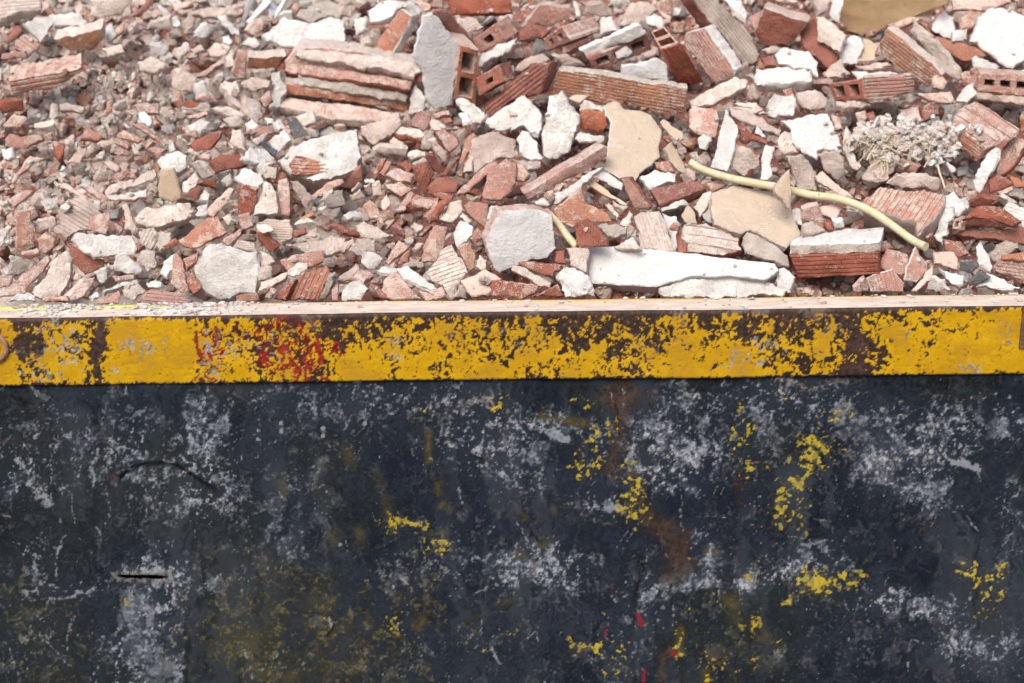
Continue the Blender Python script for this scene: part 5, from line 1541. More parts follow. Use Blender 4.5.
with thing('plaster_block', 'long bright white plaster block lying along the rim', 'the big white block', 'plaster'):
    H('px', [(587,247),(600,246),(640,248),(690,253),(735,259),(775,263),(779,271),(765,280),(730,276),(690,277),(655,287),(588,283)], 'P', (3,10), 34, part='body', lump=.5, rough=.6, side='P', lift=8, spall=.6)
    H('px', [(566,248),(588,247),(588,262),(586,273),(570,265)], 'C', (2,3), 16, part='broken_end', lift=4)
    H('px', [(655,288),(690,277),(730,276),(765,280),(788,290),(782,295),(735,297),(684,297),(664,296)], 'W', (0,6), 20, part='broken_face', lump=1.6, lift=3, spall=2)
    H('c5', [(110,575),(200,540),(300,510),(312,580),(180,592)], 'W', (0,6), 14, part='loose_flap', lift=9, lump=.8)
H('c4', [(255,460),(320,400),(400,420),(470,480),(490,575),(320,578),(290,540)], 'W', (4,6), 60, lump=3.6, label='fuzzy white lump at the left end of the big white block', lm='the fuzzy white lump')
H('c4', [(-15,420),(0,380),(80,410),(230,490),(220,525),(150,510)], 'C', (0,10), 24, side='B', lift=14, label='narrow cream slab above the red brick on the rim')
H('c4', [(30,370),(300,380),(290,420),(200,450),(80,400)], 'R', (0,8), 30)
H('c4', [(130,572),(270,500),(310,577)], 'R', None, 30)
H('c4', [(250,370),(260,300),(310,290),(320,370)], 'R', None, 34, ribs=(1,-.2,14))
H('px', [(681,240),(684,224),(706,222),(740,238),(741,250),(725,256),(684,252)], 'C', (0,6), 24, side='R', ribs=(1,.15,9), name='broken_brick', label='dusty brick with red lower edge above the big white block', lm='the red-edged dusty brick')
H('c5', [(350,220),(380,180),(540,270),(630,350),(635,400),(560,390),(440,330),(360,330)], 'G', (-4,10), 34, lump=1.6, label='grey mortar shard left of the white-topped brick', lm='the grey mortar shard')
H('c5', [(540,430),(600,405),(670,460),(640,560),(560,520)], 'W', (0,8), 50, lump=2.4)
with thing('painted_board', 'beige painted board with upturned flap under the conduit', 'the flapped beige board', 'board'):
    H('px', [(711,200),(714,224),(739,233),(751,230),(777,243),(787,247),(801,233),(797,225),(791,203),(776,192),(735,185),(712,192)], 'T', (-3,7), 11, part='panel', side='C', lift=12)
    H('px', [(776,192),(776,185),(790,169),(792,190),(790,208)], 'T', (-4,2), 7, part='flap', side='C', lift=16)
H('c5', [(700,50),(800,30),(860,170),(790,160),(700,120)], 'D')
H('c5', [(800,40),(900,20),(950,50),(910,110),(840,90)], 'D')
H('c5', [(640,50),(700,60),(700,140),(650,110)], 'W', None, 20)
H('c5', [(710,140),(760,120),(860,180),(720,195)], 'C')
H('c5', [(880,120),(950,130),(960,170),(900,175)], 'W')
H('c5', [(840,120),(880,130),(900,175),(860,175)], 'R')
with thing('broken_brick', 'red brick with thick white plaster top standing by the rim', 'the white-topped brick'):
    H('px', [(789,256),(879,253),(880,275),(797,279)], 'R', (5,-10), 44, part='body', ribs=(1,-.04,4.2), lump=.4, rough=.4)
    H('px', [(790,245),(880,242),(880,253),(789,256)], 'G', (6,-15), 48, part='plaster_coat', side='W', rough=.7, lift=1)
H('c6', [(155,250),(200,240),(250,290),(170,300)], 'R')
H('c6', [(160,390),(200,290),(330,320),(330,400),(290,450),(180,410)], 'D', (4,6), 30, lump=.3, label='smooth pink plate right of the white-topped brick', lm='the smooth pink plate')
H('c6', [(310,480),(320,400),(380,265),(400,330),(450,380),(440,430),(380,490)], 'D', (-10,4), 30, side='W', lift=12, name='roof_tile', label='curved pink tile with white edge under the conduit end', lm='the curved pink tile')
H('c6', [(75,465),(240,410),(310,500),(310,552),(110,552)], 'D', (-14,2), 40, ribs=(.25,1,20), side='W', label='pink and white grooved brick lying on the rim', lm='the grooved rim brick')
H('c6', [(0,532),(70,470),(95,552),(0,555)], 'D')
H('c6', [(480,310),(600,310),(630,350),(625,420),(560,400),(480,380)], 'D', (0,6), 40, ribs=(.05,1,18))
H('c6', [(515,405),(620,430),(665,450),(655,500),(590,500),(545,460)], 'P', (0,16), 30, lift=8, label='white-topped brick cube by the rim right of the curved tile', lm='the white cube')
H('c6', [(350,545),(440,420),(480,390),(470,470),(380,545)], 'D', None, 24)
H('c6', [(430,542),(450,460),(540,480),(575,542)], 'W', None, 30)
H('c6', [(550,240),(650,250),(700,320),(640,350),(560,300)], 'R', None, 40)
H('c6', [(440,230),(480,210),(490,280),(450,270)], 'R', None, 24)
H('c6', [(490,215),(510,205),(565,270),(545,280)], 'W', None, 16)
with thing('hollow_brick', 'crushed red hollow brick with torn open cells at the right edge', 'the crushed red brick'):
    H('c6', [(600,205),(640,185),(860,170),(1060,150),(1060,260),(870,242)], 'R', (0,14), 60, part='lower_wall', lift=8)
    H('c6', [(650,120),(740,30),(880,35),(1010,130),(950,150),(860,125),(740,100)], 'R', (0,10), 40, part='upper_wall', lift=18)
    H('c6', [(585,185),(605,110),(655,95),(640,180)], 'D', (30,0), 60, part='web', lift=6, cells=(1,1,(.3,.3)))
    H('c6', [(640,185),(650,120),(740,95),(900,130),(1000,170),(860,175)], 'R', (0,-40), 70, part='inner_cell', lift=-18)
    H('c6', [(840,160),(870,120),(960,140),(900,175)], 'R', (0,5), 40, part='web', lift=4)
H('c6', [(890,80),(930,20),(1045,60),(1045,140),(930,105)], 'W', (2,6), 34, ribs=(1,.3,18), lift=22, label='white ribbed fragment on the crushed red brick')
H('c6', [(810,330),(850,280),(920,235),(985,255),(990,285),(870,360),(830,365)], 'G', (0,6), 44, label='grey oval stone by the right edge', lm='the grey oval stone')
with thing('broken_brick', 'ribbed brick with red top at the lower right corner of the heap', 'the lower-right ribbed brick'):
    H('c6', [(830,410),(880,350),(1060,372),(1060,495),(900,450)], 'D', (4,-14), 50, part='body', ribs=(1,.16,20))
    H('c6', [(885,350),(890,325),(1060,308),(1060,368)], 'Q', (0,8), 24, part='top_face', lift=5)
H('c6', [(730,280),(760,250),(800,330),(840,400),(820,440),(760,390)], 'P', (6,2), 24, label='pale curled plaster strip by the rim at right', lm='the pale curled strip')
H('c6', [(740,520),(800,440),(900,480),(1010,532),(860,540)], 'W', (0,6), 34)
H('c6', [(690,490),(760,430),(820,470),(760,510),(700,515)], 'S', None, 30)
H('c6', [(640,370),(720,360),(750,400),(700,440),(640,420)], 'S', None, 30)
H('c6', [(610,50),(620,0),(690,-20),(690,60),(640,90)], 'W', None, 40)
H('c6', [(500,220),(530,60),(600,30),(610,90),(560,220)], 'W', (4,-4), 40, lump=1.4)

# crumbled render under the straw
H('b6', [(40,210),(150,170),(270,230),(300,300),(200,320),(60,290)], 'C', (0,14), 70, lump=4, lift=12)
H('b6', [(240,150),(330,140),(420,200),(430,270),(330,300),(260,230)], 'W', (0,14), 60, lump=4, lift=14)
H('b6', [(390,190),(430,160),(520,200),(560,270),(480,300),(420,260)], 'W', (0,12), 60, lump=4, lift=14)
H('b6', [(500,300),(560,250),(640,310),(620,345),(540,330)], 'W', (0,10), 50, lump=3, lift=14)
H('b6', [(300,310),(400,290),(420,340),(360,400),(310,360)], 'C', (0,8), 50, lump=3, lift=14)
H('b6', [(0,160),(90,130),(190,150),(120,190),(20,210)], 'W', (0,10), 50, lump=3, lift=12)

# ================================================================== the body of the heap under the visible pieces
def heap_base():
    xs = np.arange(-1.74, 1.741, 0.02); ys = np.concatenate([[0.078], np.arange(0.09, 1.77, 0.02)])
    V = []
    for y in ys:
        for x in xs:
            e = 0.012 * mnoise.noise((x * 40, y * 40, 1.5)) + 0.006 * mnoise.noise((x * 110, y * 110, 4.5))
            V.append((x, y, heap_z(x, y) - 0.082 + (e if y > 0.1 else -0.01)))
    nx = len(xs)
    F = [(j * nx + i, j * nx + i + 1, (j + 1) * nx + i + 1, (j + 1) * nx + i) for j in range(len(ys) - 1) for i in range(nx - 1)]
    fm = []
    for f in F:
        c = V[f[0]]
        k = c[0] + 0.35 + 0.35 * mnoise.noise((c[0] * 5, c[1] * 5, 7.7))
        fm.append(1 if k > 0 else 0)
    o = mesh_obj('rubble_bed', V, F, ['C', 'R'], fm, smooth=60)
    tag(o, 'dusty bed of crushed mortar and brick under the rubble', 'rubble', kind='stuff')
    b = len(BV)
    BV.extend([Vector(v) for v in V]); n0 = len(BF)
    BF.extend([tuple(b + i for i in f) for f in F])
    return n0, len(BF)
HEAP_FACE0, HEAP_FACE1 = heap_base()
FRAG_FACE0 = 10 ** 9
TREE = BVHTree.FromPolygons(BV, BF)

def cast(px, py):
    d = ray(px, py)
    loc, nor, idx, dist = TREE.ray_cast(CAM, d)
    if loc is None:
        return None
    if nor.dot(d) > 0:
        nor = -nor
    return loc, nor, HEAP_FACE0 <= idx < HEAP_FACE1, dist, idx >= FRAG_FACE0

# ------------------------------------------------------------------ conduit, straw, wire
def smooth_path(px, lift, n):
    pts = []
    for (x, y) in px:
        dist, d = heap_hit(x, y)
        pts.append(CAM + d * (dist - lift * dist / F_PX))
    # keep the run smooth in depth
    ds = [(p - CAM).dot(FWD) for p in pts]
    k = np.polyfit(range(len(ds)), ds, min(3, len(ds) - 1))
    pts = [CAM + (p - CAM) * (np.polyval(k, i) / ds[i]) for i, p in enumerate(pts)]
    out = []
    for i in range(len(pts) - 1):
        p0, p1, p2, p3 = pts[max(i - 1, 0)], pts[i], pts[i + 1], pts[min(i + 2, len(pts) - 1)]
        for j in range(n):
            t = j / n
            out.append(0.5 * ((2 * p1) + (p2 - p0) * t + (2 * p0 - 5 * p1 + 4 * p2 - p3) * t * t + (3 * p1 - p0 - 3 * p2 + p3) * t ** 3))
    out.append(pts[-1])
    return out

def resample_path(path, step):
    out = [path[0]]; acc = 0.0
    for a, b in zip(path[:-1], path[1:]):
        L = (b - a).length; t = step - acc
        while t <= L:
            out.append(a.lerp(b, t / L)); t += step
        acc = (acc + L) % step
    return out

def add_tube_thing(name, px, lift, rad, mat, label, cat, corr=None, pitch=0.0024, group=None):
    path = resample_path(smooth_path(px, lift, 16), pitch)
    V, F = tube_data(path, rad, 12 if corr else 6, corr)
    c = path[len(path) // 2].copy()
    o = mesh_obj(name, [v - c for v in V], F, [mat], smooth=80)
    o.location = c
    tag(o, label, cat, group)
    b = len(BV); BV.extend(V); BF.extend([tuple(b + i for i in f) for f in F])
    return o

add_tube_thing('conduit', [(690,162),(704,170),(730,178),(760,184),(775,186.5),(795,191),(812,195),(835,198),(855,204),(875,213.5),(895,227.5),(912,240),(926,247)],
               30, 0.0086, 'conduit', 'cream corrugated conduit curving across the right half of the heap', 'conduit', 0.82)
add_tube_thing('conduit', [(552,216),(560,226),(568,237),(577,247)], 8, 0.0080, 'conduit', 'short end of cream conduit left of the ribbed red triangle', 'conduit', 0.82)
add_tube_thing('wire_stub', [(938,166),(940,174),(943,182),(945,190)], 24, 0.0022, 'straw', 'thin pale wire stub standing above the wide pink ribbed brick', 'wire', None, 0.006)

def straw():
    V, F = [], []
    c = None
    for i in range(120):
        x = random.gauss(872, 13); y = random.gauss(147, 9)
        if i > 80:
            x = random.gauss(905, 22); y = random.gauss(140, 9)
        h = cast(x, y)
        if not h:
            continue
        p = h[0] - ray(x, y) * random.uniform(0.001, 0.010)
        if c is None:
            c = p.copy()
        L = random.uniform(0.008, 0.032)
        d = Vector((random.uniform(-1, 1), random.uniform(-.5, .3), random.uniform(-1.1, .5))).normalized()
        bend = Vector((random.uniform(-1, 1), random.uniform(-1, .3), random.uniform(-1.4, .4))) * L * 0.5
        path = [p + d * L * t + bend * t * t for t in np.linspace(0, 1, 6)]
        v, f = tube_data(path, random.uniform(0.0008, 0.0017), 4)
        b = len(V)
        V += [q - c for q in v]; F += [tuple(b + k for k in ff) for ff in f]
    o = mesh_obj('straw_tuft', V, F, ['straw'], smooth=0)
    o.location = c
    tag(o, 'tangled tuft of pale straw hanging over crumbs at right', 'straw', kind='stuff')

# ------------------------------------------------------------------ loose fragments: countable ones first
def ico(sub):
    import bmesh
    bm = bmesh.new(); bmesh.ops.create_icosphere(bm, subdivisions=sub, radius=1.0)
    v = [x.co.copy() for x in bm.verts]; f = [tuple(w.index for w in x.verts) for x in bm.faces]
    bm.free()
    return v, f

def rock_template(sub, ncut, flat=1.0):
    v, f = ico(sub)
    planes = []
    for _ in range(ncut):
        n = Vector((random.gauss(0, 1), random.gauss(0, 1), random.gauss(0, 1))).normalized()
        planes.append((n, random.uniform(0.38, 0.72)))
    s = random.uniform(0, 99)
    out = []
    for p in v:
        q = p.copy()
        for n, d in planes:
            e = q.dot(n) - d
            if e > 0:
                q -= n * e
        q += q.normalized() * 0.07 * mnoise.noise(q * 4 + Vector((s, s, s)))
        q.z *= flat
        out.append(q * 1.35)
    return out, f

def shard_template():
    n = random.choice((4, 4, 5, 5, 6))
    asp = random.uniform(1.1, 2.3)
    a0 = random.uniform(0, 6.28)
    pts = []
    for i in range(n):
        a = a0 + 2 * math.pi * (i + random.uniform(-.3, .3)) / n
        pts.append((math.cos(a) * asp ** .5, math.sin(a) / asp ** .5))
    u = 0.085
    V, F, FM = prism([Vector(p) for p in pts], random.uniform(0.45, 1.0), u, 0.9, 0.7, None, 0.0, (), 3.6, seed=random.uniform(0, 90), taper=random.uniform(.85, 1))
    V, F, FM = weld(V, F, FM)
    c = sum((Vector(v) for v in V), Vector()) / len(V)
    return [Vector(v) - c for v in V], F

ROCKS = [rock_template(2, random.randint(7, 11), random.uniform(.6, 1)) for _ in range(14)]
SHARDS = [shard_template() for _ in range(18)]
TMESH = {}
def template_mesh(kind, k, mat):
    key = (kind, k, mat)
    if key not in TMESH:
        v, f = (ROCKS if kind == 'rock' else SHARDS)[k]
        me = bpy.data.meshes.new(kind)
        me.from_pydata([tuple(x) for x in v], [], f)
        me.materials.append(M[mat])
        me.polygons.foreach_set('use_smooth', [True] * len(me.polygons))
        me.set_sharp_from_angle(angle=math.radians(28))
        TMESH[key] = me
    return TMESH[key]

def mat_for(x, y):
    r = random.random()
    if x < 300 and y < 215:
        return 'C' if r < .42 else 'W' if r < .66 else 'D' if r < .93 else 'R' if r < .96 else 'G'
    if 300 < x < 560 and y > 100:
        return 'D' if r < .36 else 'R' if r < .62 else 'C' if r < .85 else 'W' if r < .93 else 'G'
    if 855 < x < 965 and 112 < y < 170:
        return 'W' if r < .55 else 'C' if r < .9 else 'D'
    return 'D' if r < .3 else 'R' if r < .45 else 'C' if r < .75 else 'W' if r < .88 else 'G'

FRAGS = []
COUNT = {'brick': 0, 'mortar': 0}
def put_fragment(x, y, size_px, mat=None, sink=0.25, named=True):
    h = cast(x, y)
    if not h:
        return None
    loc, nor, on_heap, dist, on_frag = h
    mat = mat or mat_for(x, y)
    fam = 'brick' if mat in 'RDBQ' else 'mortar'
    s = size_px * 0.5 * dist / F_PX
    kind = 'shard' if random.random() < (.85 if fam == 'brick' else .6) else 'rock'
    k = random.randrange(len(SHARDS if kind == 'shard' else ROCKS))
    # lie roughly on the surface, with a random tilt
    up = (nor * 0.5 + Vector((0, -.15, .6)) + Vector((random.gauss(0, .75), random.gauss(0, .7), random.gauss(0, .4)))).normalized()
    q = up.to_track_quat('Z', 'Y') @ Matrix.Rotation(random.uniform(0, 6.283), 3, 'Z').to_quaternion()
    sc = Vector((random.uniform(.8, 1.25), random.uniform(.75, 1.1), random.uniform(.7, 1.1))) * s
    thick = (0.28 if kind == 'shard' else 0.6) * s
    p = loc + nor * thick * (1 - 2 * sink) - ray(x, y) * 0.001
    if p.y < 0.083 + s * 1.1 and p.z < s:
        p.y = 0.083 + s * 1.1
    me = template_mesh(kind, k, mat)
    nm = 'brick_fragment' if fam == 'brick' else ('plaster_fragment' if mat == 'W' else 'mortar_fragment')
    o = bpy.data.objects.new(nm, me)
    o.location = p
    o.rotation_mode = 'QUATERNION'; o.rotation_quaternion = q
    o.scale = sc
    COL.objects.link(o)
    mw = Matrix.LocRotScale(p, q, sc)
    FRAGS.append(dict(o=o, mat=mat, fam=fam, x=x, y=y, size=size_px, kind=kind, tv=(ROCKS if kind == 'rock' else SHARDS)[k], mw=mw))
    COUNT[fam] += 1
    return o

def rebuild_tree(start):
    for fr in FRAGS[start:]:
        v, f = fr['tv']
        b = len(BV)
        BV.extend([fr['mw'] @ p for p in v]); BF.extend([tuple(b + i for i in q) for q in f])
    return BVHTree.FromPolygons(BV, BF)

FRAG_FACE0 = len(BF)
LIMIT = {'brick': 290, 'mortar': 300}
# first pass: gaps between the traced pieces
cells = [(x, y) for y in range(4, 300, 12) for x in range(4, 1022, 13)]
random.shuffle(cells)
for (x, y) in cells:
    x += random.uniform(-5, 5); y += random.uniform(-5, 5)
    h = cast(x, y)
    if not h or not h[2] or (835 < x < 955 and y < 34):
        continue
    m = mat_for(x, y)
    fam = 'brick' if m in 'RDBQ' else 'mortar'
    if COUNT[fam] >= LIMIT[fam] - 60:
        continue
    sz = random.uniform(9, 18) if random.random() < .75 else random.uniform(16, 26)
    if x < 260 and y < 210:
        sz = random.uniform(10, 23)
    put_fragment(x, y, sz, m)
n1 = len(FRAGS)
TREE = rebuild_tree(0)
# second pass: a looser layer that lies on top of everything in the crumbly areas
tries = 0
while tries < 3000 and (COUNT['brick'] < LIMIT['brick'] or COUNT['mortar'] < LIMIT['mortar']):
    tries += 1
    r = random.random()
    if r < .6:
        x, y = random.uniform(50, 270), random.uniform(25, 215)
    elif r < .75:
        x, y = random.uniform(340, 500), random.uniform(130, 290)
    elif r < .85:
        x, y = random.gauss(910, 26), random.gauss(138, 12)
    else:
        x, y = random.uniform(0, 1024), random.uniform(0, 292)
    h = cast(x, y)
    if not h or (h[1].z < 0.35) or (not h[2] and not h[4] and random.random() < .9):
        continue
    m = mat_for(x, y)
    fam = 'brick' if m in 'RDBQ' else 'mortar'
    if COUNT[fam] >= LIMIT[fam]:
        continue
    put_fragment(x, y, random.uniform(6, 12), m, 0.12)
TREE = rebuild_tree(n1)

# the fragments past the first few hundred, joined
def loose_mass(name, label, mats, n, samp=None, sz=(6, 17)):
    VV, FF, MI = [], [], []
    b = 0; made = 0
    for _ in range(n):
        x, y = random.uniform(-20, 1044), random.uniform(-10, 297)
        if random.random() < .25:
            x, y = random.uniform(0, 300), random.uniform(15, 225)
        if samp:
            x, y = samp()
        h = cast(x, y)
        if not h:
            continue
        loc, nor, on_heap, dist, on_frag = h
        if not samp and not on_heap and (not on_frag or random.random() > .3):
            continue
        kind = random.random() < .55
        v, f = random.choice(SHARDS_LO if kind else ROCKS_LO)
        s = random.uniform(*sz) * 0.5 * dist / F_PX
        if loc.y < 0.083 + s * 1.1 and loc.z < s:
            continue
        up = (nor * 0.5 + Vector((0, -.15, .5)) + Vector((random.gauss(0, .85), random.gauss(0, .8), random.gauss(0, .4)))).normalized()
        mw = Matrix.LocRotScale(loc + nor * s * .45, up.to_track_quat('Z', 'Y') @ Matrix.Rotation(random.uniform(0, 6.28), 3, 'Z').to_quaternion(), Vector((s, s, s)))
        VV += [mw @ p for p in v]
        FF += [tuple(b + i for i in q) for q in f]
        MI += [random.randrange(len(mats))] * len(f)
        b += len(v); made += 1
    o = mesh_obj(name, VV, FF, mats, MI, smooth=28)
    tag(o, label, 'rubble', kind='stuff')
    nb = len(BV); BV.extend(VV); BF.extend([tuple(nb + i for i in q) for q in FF])
ROCKS_LO = [rock_template(1, 6, random.uniform(.6, 1)) for _ in range(12)]
SHARDS_LO = []
for _ in range(16):
    n_ = random.choice((4, 5, 5, 6)); asp_ = random.uniform(1.1, 2.6)
    ring = [(math.cos(6.283 * (i + random.uniform(-.3, .3)) / n_) * asp_ ** .5, math.sin(6.283 * (i + random.uniform(-.3, .3)) / n_) / asp_ ** .5) for i in range(n_)]
    th_ = random.uniform(.2, .4)
    v_ = [Vector((x, y, th_)) for x, y in ring] + [Vector((x * random.uniform(.8, 1.1), y * random.uniform(.8, 1.1), -th_)) for x, y in ring]
    f_ = [tuple(range(n_)), tuple(range(2 * n_ - 1, n_ - 1, -1))] + [(i, n_ + i, n_ + (i + 1) % n_, (i + 1) % n_) for i in range(n_)]
    SHARDS_LO.append((v_, f_))
loose_mass('brick_rubble', 'mass of small broken brick filling the gaps in the heap', ['D', 'D', 'R', 'B'], 3200)
TREE = BVHTree.FromPolygons(BV, BF)
loose_mass('mortar_rubble', 'mass of small mortar and plaster bits filling the gaps', ['C', 'W', 'G', 'C'], 4200)
TREE = BVHTree.FromPolygons(BV, BF)

def _outer():
    r = random.random()
    if r < .35:
        return random.uniform(-330, -8), random.uniform(-60, 296)
    if r < .7:
        return random.uniform(1032, 1350), random.uniform(-60, 296)
    return (random.uniform(-200, 815) if random.random() < .75 else random.uniform(965, 1220)), random.uniform(-75, -12)
loose_mass('mixed_rubble', 'mixed brick and mortar rubble covering the rest of the heap', ['C', 'D', 'W', 'R', 'G', 'D'], 2600, _outer, (9, 34))
TREE = BVHTree.FromPolygons(BV, BF)
for _k in range(3):       # crumbled render piled under the straw
    loose_mass('plaster_rubble', 'crumbled white render piled under the straw at right', ['W', 'C', 'W'], 170, lambda: (random.gauss(907, 24), random.gauss(139, 9)), (4, 11))
    TREE = BVHTree.FromPolygons(BV, BF)

# ------------------------------------------------------------------ crumbs nobody could count
def crumbs(name, label, mats, samples, smin, smax):
    v0, f0 = ico(1)
    # an irregular 12-point crumb from the icosahedron
    t = (1 + 5 ** .5) / 2
    base = np.array([(-1, t, 0), (1, t, 0), (-1, -t, 0), (1, -t, 0), (0, -1, t), (0, 1, t), (0, -1, -t), (0, 1, -t), (t, 0, -1), (t, 0, 1), (-t, 0, -1), (-t, 0, 1)]) / 1.9
    tri = np.array([(0, 11, 5), (0, 5, 1), (0, 1, 7), (0, 7, 10), (0, 10, 11), (1, 5, 9), (5, 11, 4), (11, 10, 2), (10, 7, 6), (7, 1, 8), (3, 9, 4), (3, 4, 2), (3, 2, 6), (3, 6, 8), (3, 8, 9), (4, 9, 5), (2, 4, 11), (6, 2, 10), (8, 6, 7), (9, 8, 1)])
    VV, FF, MI = [], [], []
    n = 0
    for (x, y, mi) in samples:
        h = cast(x, y)
        if not h:
            continue
        loc, nor, on_heap, dist, on_frag = h
        if nor.z < 0.12 or (not on_heap and random.random() > (0.35 if on_frag else 0.02)):
            continue
        s = (smin + (smax - smin) * random.random() ** 2.2) * 0.5 * dist / F_PX
        if loc.y < 0.082 + s:
            continue
        R_ = np.array(Matrix.Rotation(random.uniform(0, 6.28), 3, Vector((random.gauss(0, 1), random.gauss(0, 1), random.gauss(0, 1))).normalized()))
        pts = base * (1 + rng.uniform(-.32, .32, (12, 1))) * np.array([1.25, random.uniform(.6, 1.1), random.uniform(.45, .9)])
        pts = pts @ R_.T * s + np.array(loc + nor * s * random.uniform(0.0, 0.6))
        VV.append(pts); FF.append(tri + n * 12); MI.append(np.full(20, mi)); n += 1
    V = np.concatenate(VV); F = np.concatenate(FF)
    me = bpy.data.meshes.new(name)
    me.from_pydata(V.tolist(), [], F.tolist())
    for m in mats:
        me.materials.append(M[m])
    me.polygons.foreach_set('material_index', np.concatenate(MI).astype(np.int32))
    o = link(bpy.data.objects.new(name, me))
    tag(o, label, 'crumbs', kind='stuff')

samp = []
for _ in range(11000):
    x, y = random.uniform(-20, 1044), random.uniform(-12, 297)
    samp.append((x, y, random.choice((0, 0, 1, 1, 2, 3))))
for _ in range(4000):
    samp.append((random.uniform(0, 280), random.uniform(20, 225), random.choice((0, 0, 0, 1, 1, 2))))
for _ in range(900):
    samp.append((random.gauss(910, 26), random.gauss(140, 13), random.choice((0, 1, 1))))
crumbs('rubble_crumbs', 'fine crumbs of mortar and brick strewn over the heap', ['C', 'W', 'D', 'G'], samp, 1.5, 7.0)

straw()

def rim_crumbs():
    V, F, MI = [], [], []
    for i in range(850):
        x = random.gauss(195, 26) if random.random() < .5 else (random.gauss(60, 24) if random.random() < .5 else random.uniform(0, 1024))
        d = ray(x, 305)
        X = CAM.x + d.x * (-CAM.z / d.z)
        y = random.uniform(0.008, 0.07) if random.random() < .6 else random.uniform(0.055, 0.071)
        s = 0.0007 + 0.0036 * random.random() ** 2.5
        ang = random.uniform(0, 6.28)
        b = len(V); f0 = len(F)
        n = random.choice((4, 5, 6))
        for zz in (0.0, 1.0):
            for k in range(n):
                a = ang + 6.283 * k / n
                V.append((X + math.cos(a) * s * random.uniform(.8, 2.0), y + math.sin(a) * s * random.uniform(.6, 1.3), 0.0005 + zz * s * random.uniform(.4, 1.0)))
        F.append(tuple(b + n + k for k in range(n)))
        for k in range(n):
            F.append((b + k, b + (k + 1) % n, b + n + (k + 1) % n, b + n + k))
        MI += [0 if random.random() < .72 else 1] * (len(F) - f0)
    o = mesh_obj('plaster_crumbs', V, F, ['W', 'D'], MI, smooth=0)
    tag(o, 'white plaster crumbs and flakes lying on the rim top', 'crumbs', kind='stuff')
rim_crumbs()

# ================================================================== labels that single a piece out
def centre(poly):
    return sum(p[0] for p in poly) / len(poly), sum(p[1] for p in poly) / len(poly)

LMS = []
for p in PIECES:
    if p.get('lm'):
        x, y = centre(p['poly'])
        r = max(8, 0.5 * max(max(q[0] for q in p['poly']) - min(q[0] for q in p['poly']), max(q[1] for q in p['poly']) - min(q[1] for q in p['poly'])))
        LMS.append((x, y, r, p['lm']))
COLW = {'R': 'red', 'D': 'dusty pink', 'B': 'brown', 'Q': 'orange-red', 'W': 'white', 'C': 'cream', 'G': 'grey', 'P': 'smooth white', 'T': 'beige', 'S': 'dark grey', 'K': 'tan', 'black': 'black'}
KIND = {'R': 'brick', 'D': 'brick', 'B': 'brick', 'Q': 'brick', 'W': 'plaster', 'C': 'mortar', 'G': 'mortar', 'P': 'plaster', 'T': 'board', 'S': 'stone'}
def relation(x, y, lm):
    dx, dy = x - lm[0], y - lm[1]
    d = math.hypot(dx, dy)
    near = 'just ' if d < lm[2] + 22 else ''
    if abs(dx) > 2.2 * abs(dy):
        w = 'right of' if dx > 0 else 'left of'
    elif abs(dy) > 2.2 * abs(dx):
        w = 'below' if dy > 0 else 'above'
    else:
        w = ('below' if dy > 0 else 'above') + ' and ' + ('right of' if dx > 0 else 'left of')
    return near + w + ' ' + lm[3]

USED = {}
def shape_words(poly, ribs):
    P_ = np.array(poly); P_ = P_ - P_.mean(0)
    w, v = np.linalg.eigh(P_.T @ P_)
    asp = math.sqrt(max(w[1], 1e-6) / max(w[0], 1e-6))
    ax = v[:, 1]; an = math.degrees(math.atan2(-ax[1], ax[0])) % 180
    size = math.sqrt(abs(area2(poly)))
    sz = 'tiny' if size < 8 else 'small' if size < 14 else 'medium' if size < 22 else 'large'
    if asp > 2.6: sh = 'sliver'
    elif asp > 1.7: sh = 'shard'
    else: sh = 'chunk'
    tilt = ''
    if asp > 1.7:
        tilt = 'level' if (an < 18 or an > 162) else 'upright' if 72 < an < 108 else 'right-leaning' if an < 90 else 'left-leaning'
    return sz, ('ribbed ' if ribs else '') , sh, tilt

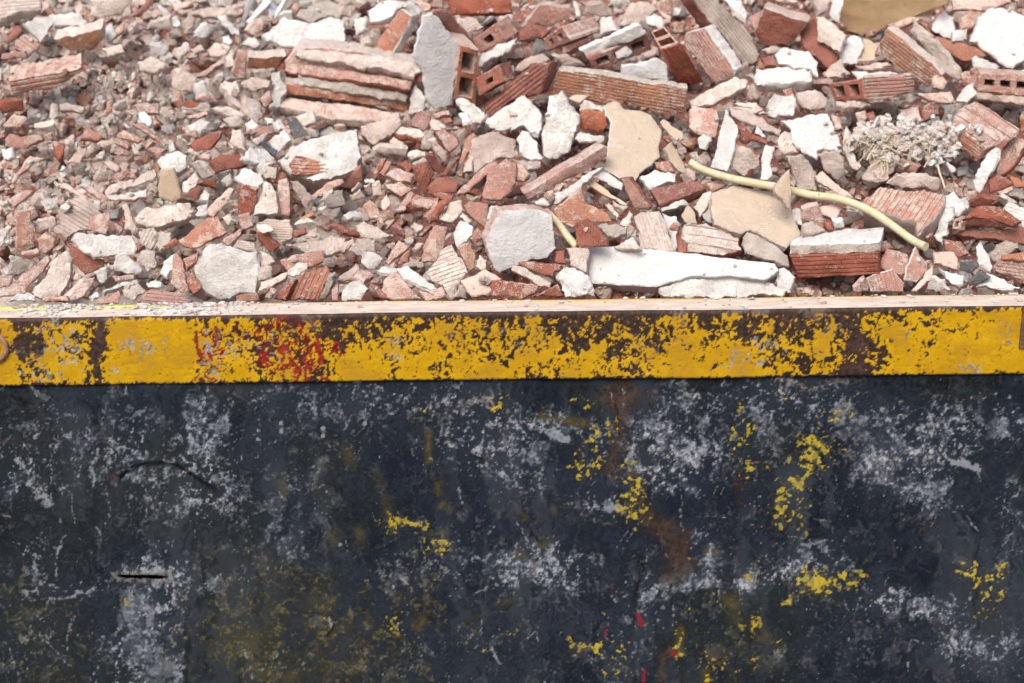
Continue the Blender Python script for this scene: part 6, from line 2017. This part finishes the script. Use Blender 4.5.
def pick_label(cands, o, group):
    for c in cands:
        if c not in USED and len(c.split()) <= 16:
            USED[c] = [o]
            o['label'] = c
            return
    c = cands[0]
    USED.setdefault(c, []).append(o)
    o['label'] = c

for p in PIECES:
    if p.get('label'):
        USED[p['label']] = [p['o']]
for p in PIECES:
    if p.get('label'):
        continue
    x, y = centre(p['poly'])
    sz, rb, sh, tilt = shape_words(p['poly'], p.get('ribs'))
    l = sorted(LMS, key=lambda m: math.hypot(x - m[0], y - m[1]) - m[2])
    core = f"{COLW.get(p['mat'], 'grey')} {rb}{KIND.get(p['mat'], 'rubble')} {sh}"
    r1 = relation(x, y, l[0])
    edge = ' by the rim' if y > 280 else ' at the top edge' if y < 10 else ''
    cands = [f"{sz} {core} {r1}{edge}", f"{sz} {tilt} {core} {r1}{edge}".replace('  ', ' ')]
    for k in (1, 2, 3):
        cands.append(f"{sz} {core} between {l[0][3]} and {l[k][3]}")
    for k in (1, 2, 3):
        cands.append(f"{sz} {tilt} {core} {relation(x, y, l[k])}{edge}".replace('  ', ' '))
    pick_label(cands, p['o'], None)
    p['o']['group'] = 'broken brick pieces in the rubble' if p['mat'] in 'RDBQ' else 'plaster and mortar pieces in the rubble'
for fr in FRAGS:
    x, y = fr['x'], fr['y']
    l = sorted(LMS, key=lambda m: math.hypot(x - m[0], y - m[1]) - m[2])
    sz = 'tiny' if fr['size'] < 10 else 'little' if fr['size'] < 15 else 'smallish'
    core = f"{COLW[fr['mat']]} {KIND[fr['mat']]} {'flake' if fr['kind'] == 'shard' else 'lump'}"
    cands = [f"{sz} {core} {relation(x, y, l[0])}"]
    for k in (1, 2, 3):
        cands.append(f"{sz} {core} between {l[0][3]} and {l[k][3]}")
    for k in (1, 2):
        cands.append(f"{sz} {core} {relation(x, y, l[k])}")
    pick_label(cands, fr['o'], None)
    fr['o']['category'] = 'brick fragment' if fr['fam'] == 'brick' else 'mortar fragment'
    fr['o']['group'] = 'loose brick fragments on the heap' if fr['fam'] == 'brick' else 'loose mortar and plaster fragments on the heap'
for c, os_ in USED.items():
    if len(os_) > 1:
        g = os_[0].get('group')
        for o in os_:
            o['group'] = g
